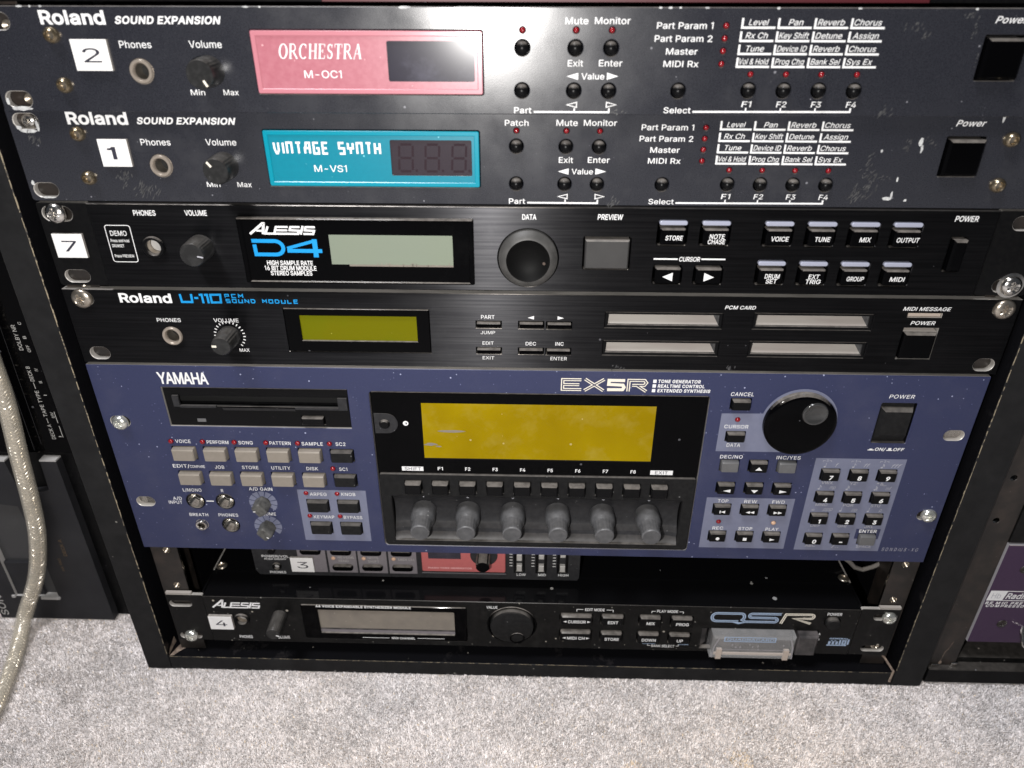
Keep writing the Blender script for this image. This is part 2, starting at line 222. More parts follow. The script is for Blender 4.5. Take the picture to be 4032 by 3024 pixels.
GLYPHS = r"""
A480|16,0 201,509 276,509 463,0 395,0 232,478 245,478 85,0|110,142 110,199 370,199 370,142
B456|60,0 60,509 241,509 274,507 304,501 329,491 350,477 367,461 381,442 390,421 396,398 398,374 397,353 393,336 387,320 378,307 368,295 356,286 343,278 329,272 315,267 315,262 331,260 347,254 363,245 378,234 391,220 402,203 411,184 416,161 418,136 416,111 410,88 400,67 386,48 368,31 344,18 317,8 284,2|125,57 245,57 281,60 309,67 330,80 344,96 353,115 355,137 354,153 350,169 342,184 333,197 320,209 306,218 289,225 269,229 248,231 125,231|125,285 238,285 256,287 273,290 288,296 302,304 314,314 323,326 330,340 335,355 336,372 333,393 326,412 313,429 294,442 270,449 240,452 125,452
C510|267,-7 225,-3 186,7 150,25 119,49 92,79 70,115 53,157 44,203 40,254 44,305 53,352 70,393 92,429 119,459 150,484 186,501 225,512 267,516 317,511 362,496 383,485 402,471 419,456 435,438 448,418 459,397 467,373 473,348 408,348 404,365 389,395 380,407 369,418 357,428 344,437 330,444 315,449 300,453 284,455 267,456 237,453 209,445 184,432 161,414 141,391 125,364 113,332 106,295 103,254 106,213 113,177 125,145 141,117 161,94 184,76 210,63 237,56 267,53 284,54 300,56 315,60 330,65 344,72 369,90 380,102 389,114 397,128 404,144 408,160 473,160 467,135 459,112 448,91 435,71 420,53 383,24 363,13 341,5 317,-2 293,-6
D502|219,0 96,0 96,57 215,57 254,60 288,68 318,81 343,99 363,122 379,149 390,181 397,216 399,255 397,294 390,329 379,361 364,388 344,410 320,428 291,441 258,449 221,452 93,452 93,509 225,509 273,505 315,495 353,478 385,455 412,426 433,391 449,351 458,306 462,255 458,205 449,159 433,119 411,83 384,54 351,31 312,14 268,3|125,509 125,0 60,0 60,509
E419|60,0 60,509 372,509 372,452 125,452 125,286 355,286 355,229 125,229 125,57 375,57 375,0
F410|60,0 60,509 369,509 369,452 125,452 125,278 346,278 346,221 125,221 125,0
G520|269,-7 225,-3 185,7 149,25 118,49 91,79 69,116 53,157 43,203 40,254 43,305 53,352 69,393 91,429 117,459 149,484 184,501 223,512 265,516 291,514 316,510 340,504 363,494 384,483 403,469 421,453 436,436 449,416 460,395 468,373 474,349 408,349 402,365 387,393 378,406 368,417 344,436 330,443 300,453 283,455 265,456 236,453 209,445 183,432 160,414 141,392 125,364 113,332 106,295 103,254 106,213 113,177 125,145 141,117 161,95 184,76 210,63 238,56 269,53 296,55 322,61 345,71 365,85 382,102 396,123 407,147 413,173 415,202 434,199 283,199 283,256 478,256 478,200 475,160 466,124 451,91 431,62 406,38 377,19 344,5 308,-4
H517|60,0 60,509 125,509 125,289 392,289 392,509 457,509 457,0 392,0 392,232 125,232 125,0
I185|60,0 60,509 125,509 125,0
J396|185,-7 143,-2 106,11 75,33 52,63 38,100 33,145 33,173 98,173 98,145 100,117 108,93 122,74 139,61 160,53 185,50 209,53 230,61 248,74 261,93 269,117 272,145 272,509 336,509 336,145 332,100 318,63 294,33 263,11 227,-2
K467|104,145 104,216 139,261 199,331 364,509 448,509 231,276 228,276|60,0 60,509 125,509 125,0|372,0 188,259 228,309 449,0
L393|60,0 60,509 125,509 125,57 361,57 361,0
M628|60,0 60,509 152,509 284,170 319,60 322,49 307,49 311,59 314,71 349,179 476,509 568,509 568,0 504,0 504,327 505,340 505,383 506,398 506,428 507,443 507,457 513,457 342,0 286,0 112,457 119,457 119,444 120,430 120,401 121,386 121,342 122,328 122,0
N523|60,0 60,509 136,509 349,174 355,163 363,151 388,107 414,55 405,54 399,142 399,509 463,509 463,0 387,0 159,363 108,452 119,454 124,328 125,313 125,0
O533|267,-7 225,-3 186,7 150,25 119,49 92,79 70,115 53,157 44,203 40,254 44,305 53,352 70,393 92,429 119,459 150,484 186,501 225,512 267,516 309,512 348,501 384,484 415,459 442,429 464,393 480,352 490,305 493,254 490,203 480,157 464,115 442,79 415,49 384,25 348,7 309,-3|267,53 296,55 324,63 349,76 372,94 392,116 408,144 420,176 428,213 430,254 428,295 420,332 408,365 392,392 372,415 349,433 324,446 296,453 267,456 237,453 210,445 184,433 161,415 142,392 125,364 113,332 106,295 103,254 106,213 113,176 125,144 142,117 161,94 184,76 210,63 237,55
P445|60,0 60,509 235,509 272,506 305,499 332,487 356,471 375,452 390,430 400,404 407,377 409,348 407,318 400,291 390,265 375,243 356,223 332,207 305,195 272,188 109,186 109,242 233,242 257,244 279,248 297,256 312,266 324,279 333,294 339,310 343,328 344,348 343,367 339,385 333,402 324,416 312,428 297,439 279,446 257,451 125,452 125,0
Q533|245,159 313,159 468,-48 401,-48|267,-7 225,-3 186,7 150,25 119,49 92,79 70,115 53,157 44,203 40,254 44,305 53,352 70,393 92,429 119,459 150,484 186,501 225,512 267,516 309,512 348,501 384,484 415,459 442,429 464,393 480,352 490,305 493,254 490,203 480,157 464,115 442,79 415,49 384,25 348,7 309,-3|267,53 296,55 324,63 349,76 372,94 392,116 408,144 420,176 428,213 430,254 428,295 420,332 408,365 392,392 372,415 349,433 324,446 296,453 267,456 237,453 210,445 184,433 161,415 142,392 125,364 113,332 106,295 103,254 106,213 113,176 125,144 142,117 161,94 184,76 210,63 237,55
R449|60,0 60,509 236,509 273,506 305,500 333,489 356,473 376,455 390,433 401,408 407,381 409,352 407,323 401,296 390,271 376,250 356,232 333,217 305,206 273,200 96,198 96,255 258,256 280,260 298,267 313,276 325,287 334,300 340,316 344,333 345,352 344,371 340,389 334,405 325,419 313,430 298,440 279,446 258,451 125,452 125,0|353,0 230,229 303,229 428,0
S447|224,-9 188,-7 156,-1 128,9 102,23 81,40 64,60 51,83 42,109 38,137 104,137 108,118 114,102 123,88 136,76 150,66 166,59 185,53 204,50 224,49 246,50 267,54 286,60 303,69 317,79 329,92 338,106 344,122 346,139 344,154 340,168 332,179 322,189 310,197 296,205 263,217 184,239 145,253 112,269 86,289 67,313 56,341 52,372 54,400 62,425 75,448 92,468 113,484 138,498 165,508 195,514 227,516 259,514 289,508 316,498 340,484 360,468 377,449 390,427 398,403 401,378 337,378 332,402 320,421 302,437 280,449 254,456 225,459 204,457 185,454 167,448 152,440 139,430 129,418 121,405 117,391 115,376 117,359 122,345 131,334 142,324 155,315 169,308 198,297 312,264 344,248 359,238 372,226 384,213 395,198 402,180 407,161 408,139 406,112 399,87 386,64 370,43 349,25 323,11 294,0 261,-7
T449|32,452 32,509 417,509 417,452 257,452 257,0 193,0 193,452
U517|259,-8 220,-6 186,2 154,15 126,33 103,55 85,80 71,108 63,140 60,173 60,509 124,509 124,178 126,155 132,133 141,113 153,95 169,80 187,68 208,59 232,53 259,52 285,53 309,59 331,68 349,80 364,95 377,113 385,133 391,155 393,178 393,509 457,509 457,173 454,140 446,108 433,80 414,55 391,33 363,15 332,2 297,-6
V480|204,0 16,509 84,509 248,31 235,31 395,509 463,509 278,0
W686|155,0 16,509 82,509 172,162 187,94 197,40 189,40 306,509 380,509 497,40 488,40 603,509 670,509 530,0 455,0 351,391 336,475 350,475 230,0
X474|18,0 217,284 217,236 29,509 104,509 188,386 223,329 230,318 236,305 243,292 232,292 246,317 252,329 288,386 374,509 446,509 259,239 259,287 456,0 382,0 230,231 244,231 238,219 213,176 91,0
Y472|203,0 203,208 16,509 91,509 203,327 250,230 224,230 381,509 455,509 268,208 268,0
Z438|42,0 42,46 306,431 341,476 348,454 40,452 40,509 397,509 397,462 97,33 90,54 399,57 399,0
a389|160,-9 137,-7 115,-3 94,5 76,15 60,29 48,45 38,63 32,84 30,108 32,128 36,146 43,161 53,174 64,184 78,193 92,200 108,206 125,211 257,231 265,235 271,240 274,246 276,255 276,257 275,272 272,285 267,297 260,307 251,315 240,322 227,327 212,330 196,331 178,330 163,327 149,322 137,316 127,309 118,301 110,292 104,283 100,274 41,291 51,313 64,331 79,346 95,358 114,368 133,375 153,380 173,383 208,384 255,375 271,369 286,360 300,350 312,336 322,320 330,301 335,278 337,251 337,0 277,0 277,52 272,52 267,43 260,34 252,25 242,16 229,8 215,1 199,-4 181,-7|170,45 192,47 211,51 228,59 242,68 254,80 263,93 270,108 274,122 276,138 276,190 272,187 267,184 221,174 210,173 200,171 161,166 147,163 134,159 122,153 112,147 103,139 97,130 93,118 92,105 93,93 96,82 102,72 109,64 119,57 130,52 142,48 156,46
b424|229,-8 208,-7 189,-3 172,4 159,12 147,21 123,50 118,59 112,59 112,0 53,0 53,509 114,509 114,319 118,319 123,327 137,346 158,364 171,373 188,379 207,383 229,384 259,382 287,374 313,361 335,342 354,320 370,293 381,261 388,227 390,189 388,151 381,116 370,84 355,57 336,34 313,16 288,3 260,-6|220,47 242,49 262,55 279,66 294,80 306,97 316,117 323,139 327,163 328,189 327,215 323,239 316,261 307,281 295,298 280,311 262,322 243,328 220,330 198,328 178,322 161,312 147,299 134,282 125,263 118,241 114,216 113,189 114,162 118,138 125,115 135,95 147,78 162,65 179,55 198,49
c396|207,-8 174,-5 144,3 117,16 93,35 72,58 56,85 44,116 37,150 34,187 37,225 44,260 56,291 72,318 93,341 117,360 144,374 174,382 207,384 226,384 260,377 276,371 291,364 305,356 318,346 330,335 340,322 349,308 356,293 362,277 303,262 300,272 290,289 284,297 278,304 270,311 252,321 242,325 231,328 207,330 184,328 163,321 145,310 130,296 118,278 108,258 102,236 98,212 96,187 98,163 102,139 108,117 118,97 130,80 145,66 163,55 184,49 207,46 220,47 232,49 253,55 262,60 271,66 279,73 292,89 297,98 301,107 304,117 363,102 350,70 341,56 331,43 306,21 292,12 277,5 261,-1 244,-5
d424|195,-8 165,-6 137,3 111,16 89,34 70,57 55,84 43,116 36,151 34,189 36,227 43,261 55,293 70,320 89,342 112,361 137,374 165,382 196,384 218,383 237,379 253,373 267,364 278,355 287,346 295,336 306,319 311,319 311,509 372,509 372,0 313,0 313,59 307,59 295,41 287,31 277,21 266,12 252,4 236,-3 217,-7|205,47 226,49 246,55 263,65 278,78 290,95 299,115 306,138 310,162 312,189 310,216 306,241 300,263 290,282 278,299 263,312 246,322 227,328 205,330 182,328 162,322 145,311 130,298 118,281 108,261 102,239 98,215 96,189 98,163 102,139 109,117 118,97 130,80 145,66 162,55 182,49
e404|212,-8 177,-5 145,3 117,16 92,35 72,58 56,85 44,116 37,150 34,187 36,224 44,258 55,290 71,317 91,340 115,359 142,373 172,382 205,384 226,383 246,380 266,374 285,366 303,355 319,341 334,324 347,305 357,282 365,256 370,227 371,169 75,169 75,221 338,221 310,202 308,226 304,248 298,269 288,286 277,301 263,314 246,323 227,328 205,330 183,328 164,323 146,313 131,301 119,286 109,270 102,251 97,231 96,178 98,151 102,127 110,106 121,88 135,73 151,61 169,53 190,48 212,46 227,47 241,49 254,53 265,58 276,65 294,82 306,105 365,91 358,72 348,55 335,39 320,26 302,14 283,4 261,-3 237,-7
f254|228,379 228,327 6,327 6,379|81,0 82,452 87,470 96,486 107,499 120,510 135,519 152,525 169,529 201,530 212,529 238,523 243,521 227,468 224,470 202,474 195,474 178,472 164,468 154,460 147,449 143,435 142,419 142,0
g425|207,-151 156,-146 134,-140 114,-132 97,-122 82,-110 59,-84 51,-69 101,-41 107,-49 122,-66 131,-74 142,-82 154,-88 169,-93 187,-96 207,-97 236,-95 261,-87 282,-75 298,-58 308,-34 311,-6 311,68 306,68 301,60 287,41 266,23 252,16 236,10 217,6 195,5 165,7 138,14 113,27 90,43 71,65 55,90 43,120 36,154 34,191 36,229 43,263 55,293 71,320 90,342 112,361 138,374 166,382 196,384 218,383 237,379 253,373 267,365 279,356 296,336 308,319 313,319 313,379 372,379 372,-9 370,-40 363,-67 350,-90 334,-109 314,-124 291,-136 265,-144 237,-149|205,59 227,61 246,66 264,75 278,87 290,103 300,121 307,142 311,166 312,193 311,219 307,242 300,264 291,283 279,299 264,312 247,322 227,328 205,330 182,328 163,322 145,312 130,298 118,282 109,262 102,241 98,218 96,193 98,167 102,144 109,123 118,104 131,88 145,76 163,66 183,61
h410|114,0 53,0 53,509 114,509 114,287 102,287 116,319 132,344 152,362 175,374 200,382 227,384 252,383 275,377 295,369 313,356 328,340 341,321 350,298 355,271 357,240 357,0 296,0 296,235 293,263 286,286 273,304 256,318 235,326 210,329 192,328 176,324 161,317 147,308 136,297 126,283 119,266 115,248
i167|53,0 53,379 114,379 114,0|84,443 73,444 63,448 54,455 47,463 43,472 41,483 43,494 47,504 54,512 63,518 73,522 84,524 95,522 105,518 114,512 121,504 125,494 126,483 125,472 121,463 114,455 105,448 95,444
j167|53,379 114,379 114,-30 112,-52 108,-72 102,-90 92,-106 80,-119 65,-129 47,-137 27,-141 4,-143 -10,-143 -10,-87 2,-87 18,-85 31,-80 40,-72 47,-61 51,-46 53,-29|83,443 72,444 62,448 53,455 47,463 42,472 41,483 42,494 47,504 53,512 62,518 72,522 83,524 95,522 105,518 114,512 120,504 125,494 126,483 125,472 120,463 114,455 105,448 95,444
k381|110,137 110,212 121,212 284,379 360,379 184,199 177,199|53,0 53,509 114,509 114,0|294,0 148,186 191,229 372,0
l167|53,0 53,509 114,509 114,0
m610|53,0 53,379 112,379 112,295 108,295 114,314 122,331 132,346 144,358 158,368 172,376 187,382 203,385 219,386 245,383 268,375 287,361 303,342 314,320 321,295 312,295 318,312 326,329 337,343 350,356 364,366 381,375 398,381 417,385 437,386 458,385 478,380 497,372 514,361 529,346 541,328 550,307 555,283 557,255 557,0 496,0 496,254 493,279 485,298 473,313 456,323 438,329 419,330 402,329 387,326 374,320 363,312 353,302 345,290 340,277 336,263 335,247 335,0 274,0 274,260 272,280 265,297 253,311 238,322 220,328 199,330 185,329 171,326 158,320 145,312 135,302 126,289 119,274 115,257 114,0
n410|114,0 53,0 53,379 112,379 112,287 102,287 116,319 132,344 152,362 175,374 200,382 227,384 252,383 275,377 295,369 313,356 328,340 341,321 350,298 355,271 357,240 357,0 296,0 296,235 293,263 286,286 273,304 256,318 235,326 210,329 192,328 176,324 161,317 147,308 136,297 126,283 119,266 115,248
o415|207,-8 174,-5 144,3 117,16 93,35 72,58 56,85 44,116 37,150 34,187 37,225 44,260 56,291 72,318 93,341 117,360 144,374 174,382 207,384 241,382 271,374 299,360 323,341 343,318 359,291 371,260 379,225 381,187 379,150 371,116 359,85 343,58 323,35 299,16 271,3 241,-5|207,46 231,49 252,55 270,66 285,80 298,97 307,117 314,139 318,163 319,187 318,212 314,236 307,258 298,278 285,296 270,310 252,321 231,328 207,330 184,328 163,321 145,310 130,296 118,278 108,258 102,236 98,212 96,187 98,163 102,139 108,117 118,97 130,80 145,66 163,55 184,49
p424|53,-143 53,379 112,379 112,319 118,319 123,327 137,346 158,364 171,373 188,379 207,383 229,384 259,382 287,374 313,361 335,342 354,320 370,293 381,261 388,227 390,189 388,151 381,116 370,84 355,57 336,34 313,16 288,3 260,-6 229,-8 208,-7 189,-3 173,4 159,12 147,21 130,41 118,59 114,59 114,-143|220,47 242,49 262,55 279,66 294,80 306,97 316,117 323,139 327,163 328,189 327,215 323,239 316,261 307,281 295,298 280,311 262,322 243,328 220,330 198,328 178,322 161,312 147,299 134,282 125,263 118,241 114,216 113,189 114,162 118,138 125,115 135,95 147,78 162,65 179,55 198,49
q424|372,-143 311,-143 311,59 306,59 301,50 295,41 287,31 277,21 266,12 252,4 236,-3 217,-7 195,-8 165,-6 137,3 111,16 89,34 70,57 55,84 43,116 36,151 34,189 36,227 43,261 55,293 70,320 89,342 112,361 137,374 165,382 196,384 218,383 237,379 253,373 267,364 278,355 287,346 295,336 307,319 313,319 313,379 372,379|205,47 226,49 246,55 263,65 278,78 290,95 299,115 306,138 310,162 312,189 310,216 306,241 300,263 290,282 278,299 263,312 246,322 227,328 205,330 182,328 162,322 145,311 130,298 118,281 108,261 102,239 98,215 96,189 98,163 102,139 109,117 118,97 130,80 145,66 162,55 182,49
r259|53,0 53,379 112,379 112,321 115,321 124,339 137,354 152,367 171,377 191,383 213,385 223,385 229,384 243,384 243,322 241,323 236,324 230,324 215,326 207,326 190,324 174,321 159,315 146,306 135,296 126,284 119,269 115,254 114,0
s365|182,-8 157,-7 133,-3 112,3 93,12 76,24 62,38 50,54 41,73 36,94 94,107 101,87 111,72 124,60 141,52 160,47 181,45 206,47 227,53 244,62 258,74 265,88 268,103 266,115 262,126 254,136 243,144 229,150 149,170 118,180 92,192 72,208 58,227 50,249 47,274 49,295 55,314 65,332 79,347 95,360 115,370 137,378 161,383 187,384 212,383 234,379 254,372 271,363 286,352 299,339 309,324 318,308 324,290 268,277 262,291 254,304 243,316 228,325 210,331 187,333 166,331 147,326 131,317 119,305 111,292 109,277 110,264 115,253 124,243 136,235 152,229 261,200 287,187 306,171 320,153 328,131 331,107 329,85 323,65 312,47 298,31 281,18 260,6 236,-2 210,-7
t227|204,379 204,327 6,327 6,379|65,471 126,471 126,98 127,83 130,70 136,61 144,55 156,51 170,50 180,50 202,54 213,2 200,-2 192,-3 184,-3 176,-4 168,-4 138,-1 113,7 92,21 77,41 68,64 65,93
u410|182,-5 158,-3 135,2 115,11 97,23 82,39 69,59 60,82 54,109 53,379 114,379 114,144 116,117 124,94 137,75 154,61 175,53 200,50 218,51 234,55 249,62 263,71 274,83 283,97 290,113 295,132 296,379 357,379 357,0 298,0 298,92 307,92 294,60 277,35 257,17 234,5 209,-3
v389|163,0 17,379 84,379 206,21 184,21 305,379 371,379 226,0
w567|138,0 23,379 87,379 175,41 165,41 252,379 316,379 402,41 391,41 480,379 545,379 429,0 368,0 277,338 291,338 277,280 199,0
x379|21,0 171,218 171,171 29,379 100,379 170,270 207,206 175,206 185,221 211,270 233,306 282,379 352,379 209,169 209,214 358,0 287,0 173,182 205,182 195,167 170,120 91,0
y389|47,-139 61,-86 71,-87 83,-89 94,-90 104,-89 113,-86 122,-81 130,-74 138,-64 145,-51 163,-1 17,379 84,379 206,21 184,21 305,379 371,379 196,-77 187,-93 177,-107 165,-119 153,-128 139,-136 125,-141 109,-144 82,-145 57,-142 52,-140
z380|42,0 42,46 254,320 254,323 48,323 48,379 333,379 333,331 126,60 126,56 339,56 339,0
0453|227,-7 191,-3 158,7 130,24 105,48 85,77 69,113 57,155 50,202 48,254 50,306 57,353 69,395 85,431 106,461 130,484 159,502 191,512 227,516 262,512 295,502 323,484 348,461 368,431 384,395 396,353 403,306 405,254 403,202 396,155 384,113 368,77 348,48 323,24 295,7 263,-3|227,50 250,52 271,60 290,74 306,92 320,116 330,144 338,176 344,254 338,332 330,365 320,393 306,416 290,435 271,449 250,457 227,460 203,457 182,449 163,435 147,416 134,393 123,365 115,332 109,254 115,176 123,144 134,116 147,92 163,74 182,60 203,52
1330|150,0 150,415 40,415 40,455 100,462 135,485 150,520 208,520 208,0
2453|64,0 64,47 282,282 294,298 303,312 311,327 316,341 319,356 320,371 319,389 315,405 308,419 298,431 287,441 273,449 258,455 224,460 205,458 188,454 172,447 159,438 148,427 139,413 132,398 128,381 127,362 66,362 68,391 75,418 86,442 102,464 121,482 143,496 168,507 196,513 225,516 254,513 281,507 306,497 328,482 346,465 361,445 372,423 379,398 381,372 380,354 377,336 371,318 363,299 153,60 153,57 389,57 389,0
3453|218,-7 188,-5 159,1 133,10 108,22 88,38 70,57 57,79 48,104 44,132 109,132 112,115 118,100 126,87 137,76 150,66 165,59 182,54 200,51 219,50 239,51 258,55 275,61 291,69 304,80 315,93 323,108 328,125 329,145 328,163 323,180 316,196 306,211 292,223 275,234 254,241 229,246 201,248 157,248 157,299 288,448 288,452 70,452 70,509 372,509 372,461 211,278 211,289 247,290 279,286 308,276 333,262 354,244 371,222 383,198 391,173 393,145 390,116 383,90 370,66 354,45 333,27 309,12 281,2 251,-5
4453|40,105 40,158 247,509 311,509 109,166 109,163 413,163 413,105|282,0 282,318 343,318 343,0
5453|221,-7 192,-5 165,1 140,11 118,25 99,41 83,60 71,82 63,105 60,130 122,130 125,115 130,102 138,89 148,78 160,68 173,60 188,54 204,51 221,50 241,51 259,56 276,64 291,75 304,89 314,104 322,122 326,141 328,162 326,183 321,203 314,221 303,237 290,251 275,262 257,270 238,275 218,277 201,276 184,273 167,268 152,262 139,255 128,246 67,253 96,509 366,509 366,452 151,452 134,301 136,301 148,311 178,325 194,330 212,333 229,334 252,332 274,328 294,321 313,311 330,299 345,285 358,269 370,251 379,231 386,210 390,187 391,163 388,132 381,102 369,76 352,52 332,32 309,15 282,3 253,-4
6453|226,-7 196,-4 168,3 142,15 119,31 100,51 84,74 73,101 66,130 64,162 65,187 71,212 80,239 93,268 112,302 252,509 322,509 151,261 145,261 157,279 165,288 184,302 196,307 208,311 221,313 235,314 265,312 291,305 316,295 337,280 355,262 370,240 380,215 387,187 389,157 387,127 379,98 368,73 352,50 333,30 310,14 284,3 257,-4|226,48 245,50 263,55 279,63 293,73 304,86 314,101 322,119 326,137 327,157 326,178 322,196 314,213 304,228 293,241 279,251 263,259 245,264 226,265 207,264 190,259 174,252 160,241 148,229 138,214 131,197 126,179 125,158 126,138 131,119 138,102 148,86 160,73 174,63 190,55 207,50
7453|97,0 323,448 323,452 62,452 62,509 391,509 391,449 165,0
8453|226,-7 193,-5 163,1 136,11 111,25 91,42 74,62 62,84 54,109 52,135 53,156 58,176 65,195 75,212 87,228 101,241 117,252 134,260 153,265 153,267 129,276 109,289 93,308 80,330 73,354 70,380 73,405 79,429 90,450 106,469 124,485 146,498 170,508 197,514 226,516 255,514 282,508 306,498 328,485 346,469 361,450 373,429 379,405 382,380 379,354 372,330 359,308 343,289 323,276 300,267 300,265 319,260 335,252 351,241 365,228 377,212 387,195 395,176 399,156 401,135 398,109 391,84 378,62 362,42 341,25 317,11 289,1 259,-5|226,49 248,50 267,54 285,60 300,69 313,79 323,91 331,106 335,121 337,139 335,157 330,173 322,189 312,202 298,213 283,223 265,230 247,234 226,235 206,234 187,230 169,223 154,213 140,202 130,189 122,173 117,157 115,139 117,121 121,106 129,91 139,79 152,69 167,60 185,54 205,50|226,290 244,291 260,294 274,300 287,308 298,318 307,330 314,344 318,359 319,376 318,392 314,407 308,420 299,432 288,442 275,449 260,455 244,459 226,460 208,459 192,455 177,449 164,442 153,432 145,420 138,407 134,392 133,376 134,359 138,344 145,330 154,318 165,308 178,300 193,294 209,291
9453|226,516 256,513 285,506 310,494 333,478 352,458 368,434 380,408 387,378 389,347 387,322 382,296 373,270 359,240 200,0 130,0 301,248 307,248 302,238 295,229 287,221 268,207 257,202 245,198 232,195 218,195 188,197 161,203 137,214 116,229 98,247 83,269 72,294 66,321 64,352 66,382 73,411 85,436 101,459 120,479 143,494 168,506 196,513|226,460 207,459 190,454 174,446 160,435 148,423 138,407 131,390 127,372 125,352 127,331 131,313 138,295 148,280 160,268 174,257 190,250 207,245 226,243 245,245 263,249 279,257 293,267 305,280 314,295 322,312 326,330 327,350 326,371 322,390 314,407 305,422 293,435 279,446 263,454 245,459
&448|197,-7 165,-5 136,1 110,12 88,26 69,42 54,62 43,84 36,108 34,133 36,154 40,173 47,189 58,205 70,220 85,235 223,340 237,352 243,359 255,375 259,384 261,394 262,405 260,420 255,434 245,445 233,454 219,459 201,461 189,460 178,457 168,453 159,447 151,440 145,431 141,421 138,411 137,399 138,386 145,363 159,340 438,0 364,0 96,327 87,344 81,361 77,379 75,398 77,420 82,440 91,458 102,474 117,488 134,499 154,507 176,512 200,513 224,512 246,507 266,499 283,488 297,475 308,459 317,442 322,424 324,404 323,389 320,375 315,362 309,349 301,336 281,314 269,303 135,202 121,188 110,174 103,161 98,146 97,131 98,115 102,101 109,87 118,76 130,66 143,57 158,51 175,48 193,46 213,48 232,52 251,59 269,69 286,81 301,95 315,112 327,131 336,151 343,174 348,198 349,224 408,224 403,167 397,144 389,124 371,92 353,70 345,62 333,47 315,30 294,17 271,7 246,-1 221,-5
/249|235,533 71,-76 14,-76 178,533
'206|78,318 70,509 136,509 128,318
-453|337,244 337,188 114,188 114,244
.188|95,-4 83,-3 73,1 63,9 55,18 51,29 50,41 51,53 55,64 63,73 73,81 83,85 95,87 107,85 118,81 128,73 135,64 140,53 141,41 140,29 135,18 128,9 118,1 107,-3
*453|201,223 206,331 114,272 89,315 186,365 89,415 114,459 206,400 201,509 250,509 246,400 337,459 362,415 266,365 362,315 337,272 246,331 250,223
_319|319,0 319,-56 0,-56 0,0
"""
GL = {}
for ln in GLYPHS.strip('\n').split('\n'):
    pr_ = ln[1:].split('|'); GL[ln[0]] = (int(pr_[0]), [[tuple(int(q) for q in p.split(',')) for p in c.split(' ')] for c in pr_[1:] if c])
from mathutils.geometry import delaunay_2d_cdt
def sarea(c): return sum(c[i - 1][0] * c[i][1] - c[i][0] * c[i - 1][1] for i in range(len(c))) / 2
def wind(p, c):
    w_ = 0
    for i in range(len(c)):
        (x1, y1), (x2, y2) = c[i - 1], c[i]
        if (y1 > p[1]) != (y2 > p[1]) and p[0] < (x2 - x1) * (p[1] - y1) / (y2 - y1) + x1: w_ += 1 if y2 > y1 else -1
    return w_
GC = {}
def glyph(ch, bold):
    """one letter: outline thickened by bold and filled"""
    if (ch, bold) in GC: return GC[(ch, bold)]
    adv, cons = GL[ch]; lps = []
    for c in cons:
        c = [(a / 1000, b / 1000) for a, b in reversed(c)]       # solid outlines now run anticlockwise, counters clockwise
        n = len(c); out = []
        for k in range(n):
            p, q, r = Vector(c[k - 1]), Vector(c[k]), Vector(c[(k + 1) % n])
            d1, d2 = (q - p).normalized(), (r - q).normalized(); n1, n2 = Vector((d1.y, -d1.x)), Vector((d2.y, -d2.x))
            m_ = n1 + n2
            if m_.length < 1e-3: m_ = n1
            m_.normalize(); out.append(q + m_ * (bold / max(.5, m_.dot(n1))))
        lps.append(out)
    V, E = [], []
    for lp in lps:
        o = len(V); V += lp; E += [(o + k, o + (k + 1) % len(lp)) for k in range(len(lp))]
    rv, re, rf = delaunay_2d_cdt(V, E, [], 0, 1e-5)[:3]
    L2 = [[tuple(p) for p in lp] for lp in lps]
    tri = [f for f in rf if sum(wind(tuple(sum((rv[i] for i in f), Vector((0, 0))) / len(f)), lp) for lp in L2) != 0]
    GC[(ch, bold)] = (adv / 1000, [tuple(p) for p in rv], tri); return GC[(ch, bold)]
def text_geo(s, shear, bold, sp):
    x = 0.0; V = []; F = []
    for ch in s:
        if ch not in GL: x += 0.20 * sp; continue
        adv, v, f = glyph(ch, bold); o = len(V)
        V += [(x + a + shear * b, b) for a, b in v]; F += [tuple(o + i for i in q) for q in f]
        x += (adv + max(0, bold) * 1.2) * sp
    return np.array(V) if V else np.zeros((0, 2)), F
CAPH = 0.509

PRINTED = {'lettering', 'legend', 'blue_legend', 'small_lettering', 'small_symbols', 'dark_lettering', 'model_outline', 'model_inline', 'model_numeral', 'numeral', 'scuff_mark', 'paint_chip', 'pale_field', 'dial_scale', 'dark_field', 'fascia_groove', 'emblem', 'digit_segments', 'panel_lettering', 'card_lettering', 'faded_lettering', 'screen_smear', 'logo', 'brand_lettering', 'model_lettering', 'pointer'}
FACES = ('front_panel', 'upper_fascia', 'case', 'card_case', 'mounting_rail')
def print_on(mb, matname, owner):
    """printing and wear belong to the surface they lie on: add them to that part's own mesh"""
    if owner.type == 'EMPTY':
        owner = next(o for n in FACES for o in owner.children if o.name.split('.')[0] == n)
    if owner.data.get('shared'): owner.data = owner.data.copy(); del owner.data['shared']
    me = owner.data
    if M[matname].name not in [q.name for q in me.materials]: me.materials.append(M[matname])
    mi = [q.name for q in me.materials].index(M[matname].name)
    bm = bmesh.new(); bm.from_mesh(me); vs = [bm.verts.new((a * MM, b * MM, c * MM)) for a, b, c in mb.v]
    for f in mb.f:
        try: q = bm.faces.new([vs[i] for i in f])
        except ValueError: continue
        q.material_index = mi; q.smooth = False
    bm.to_mesh(me); bm.free(); me.update()
    return owner
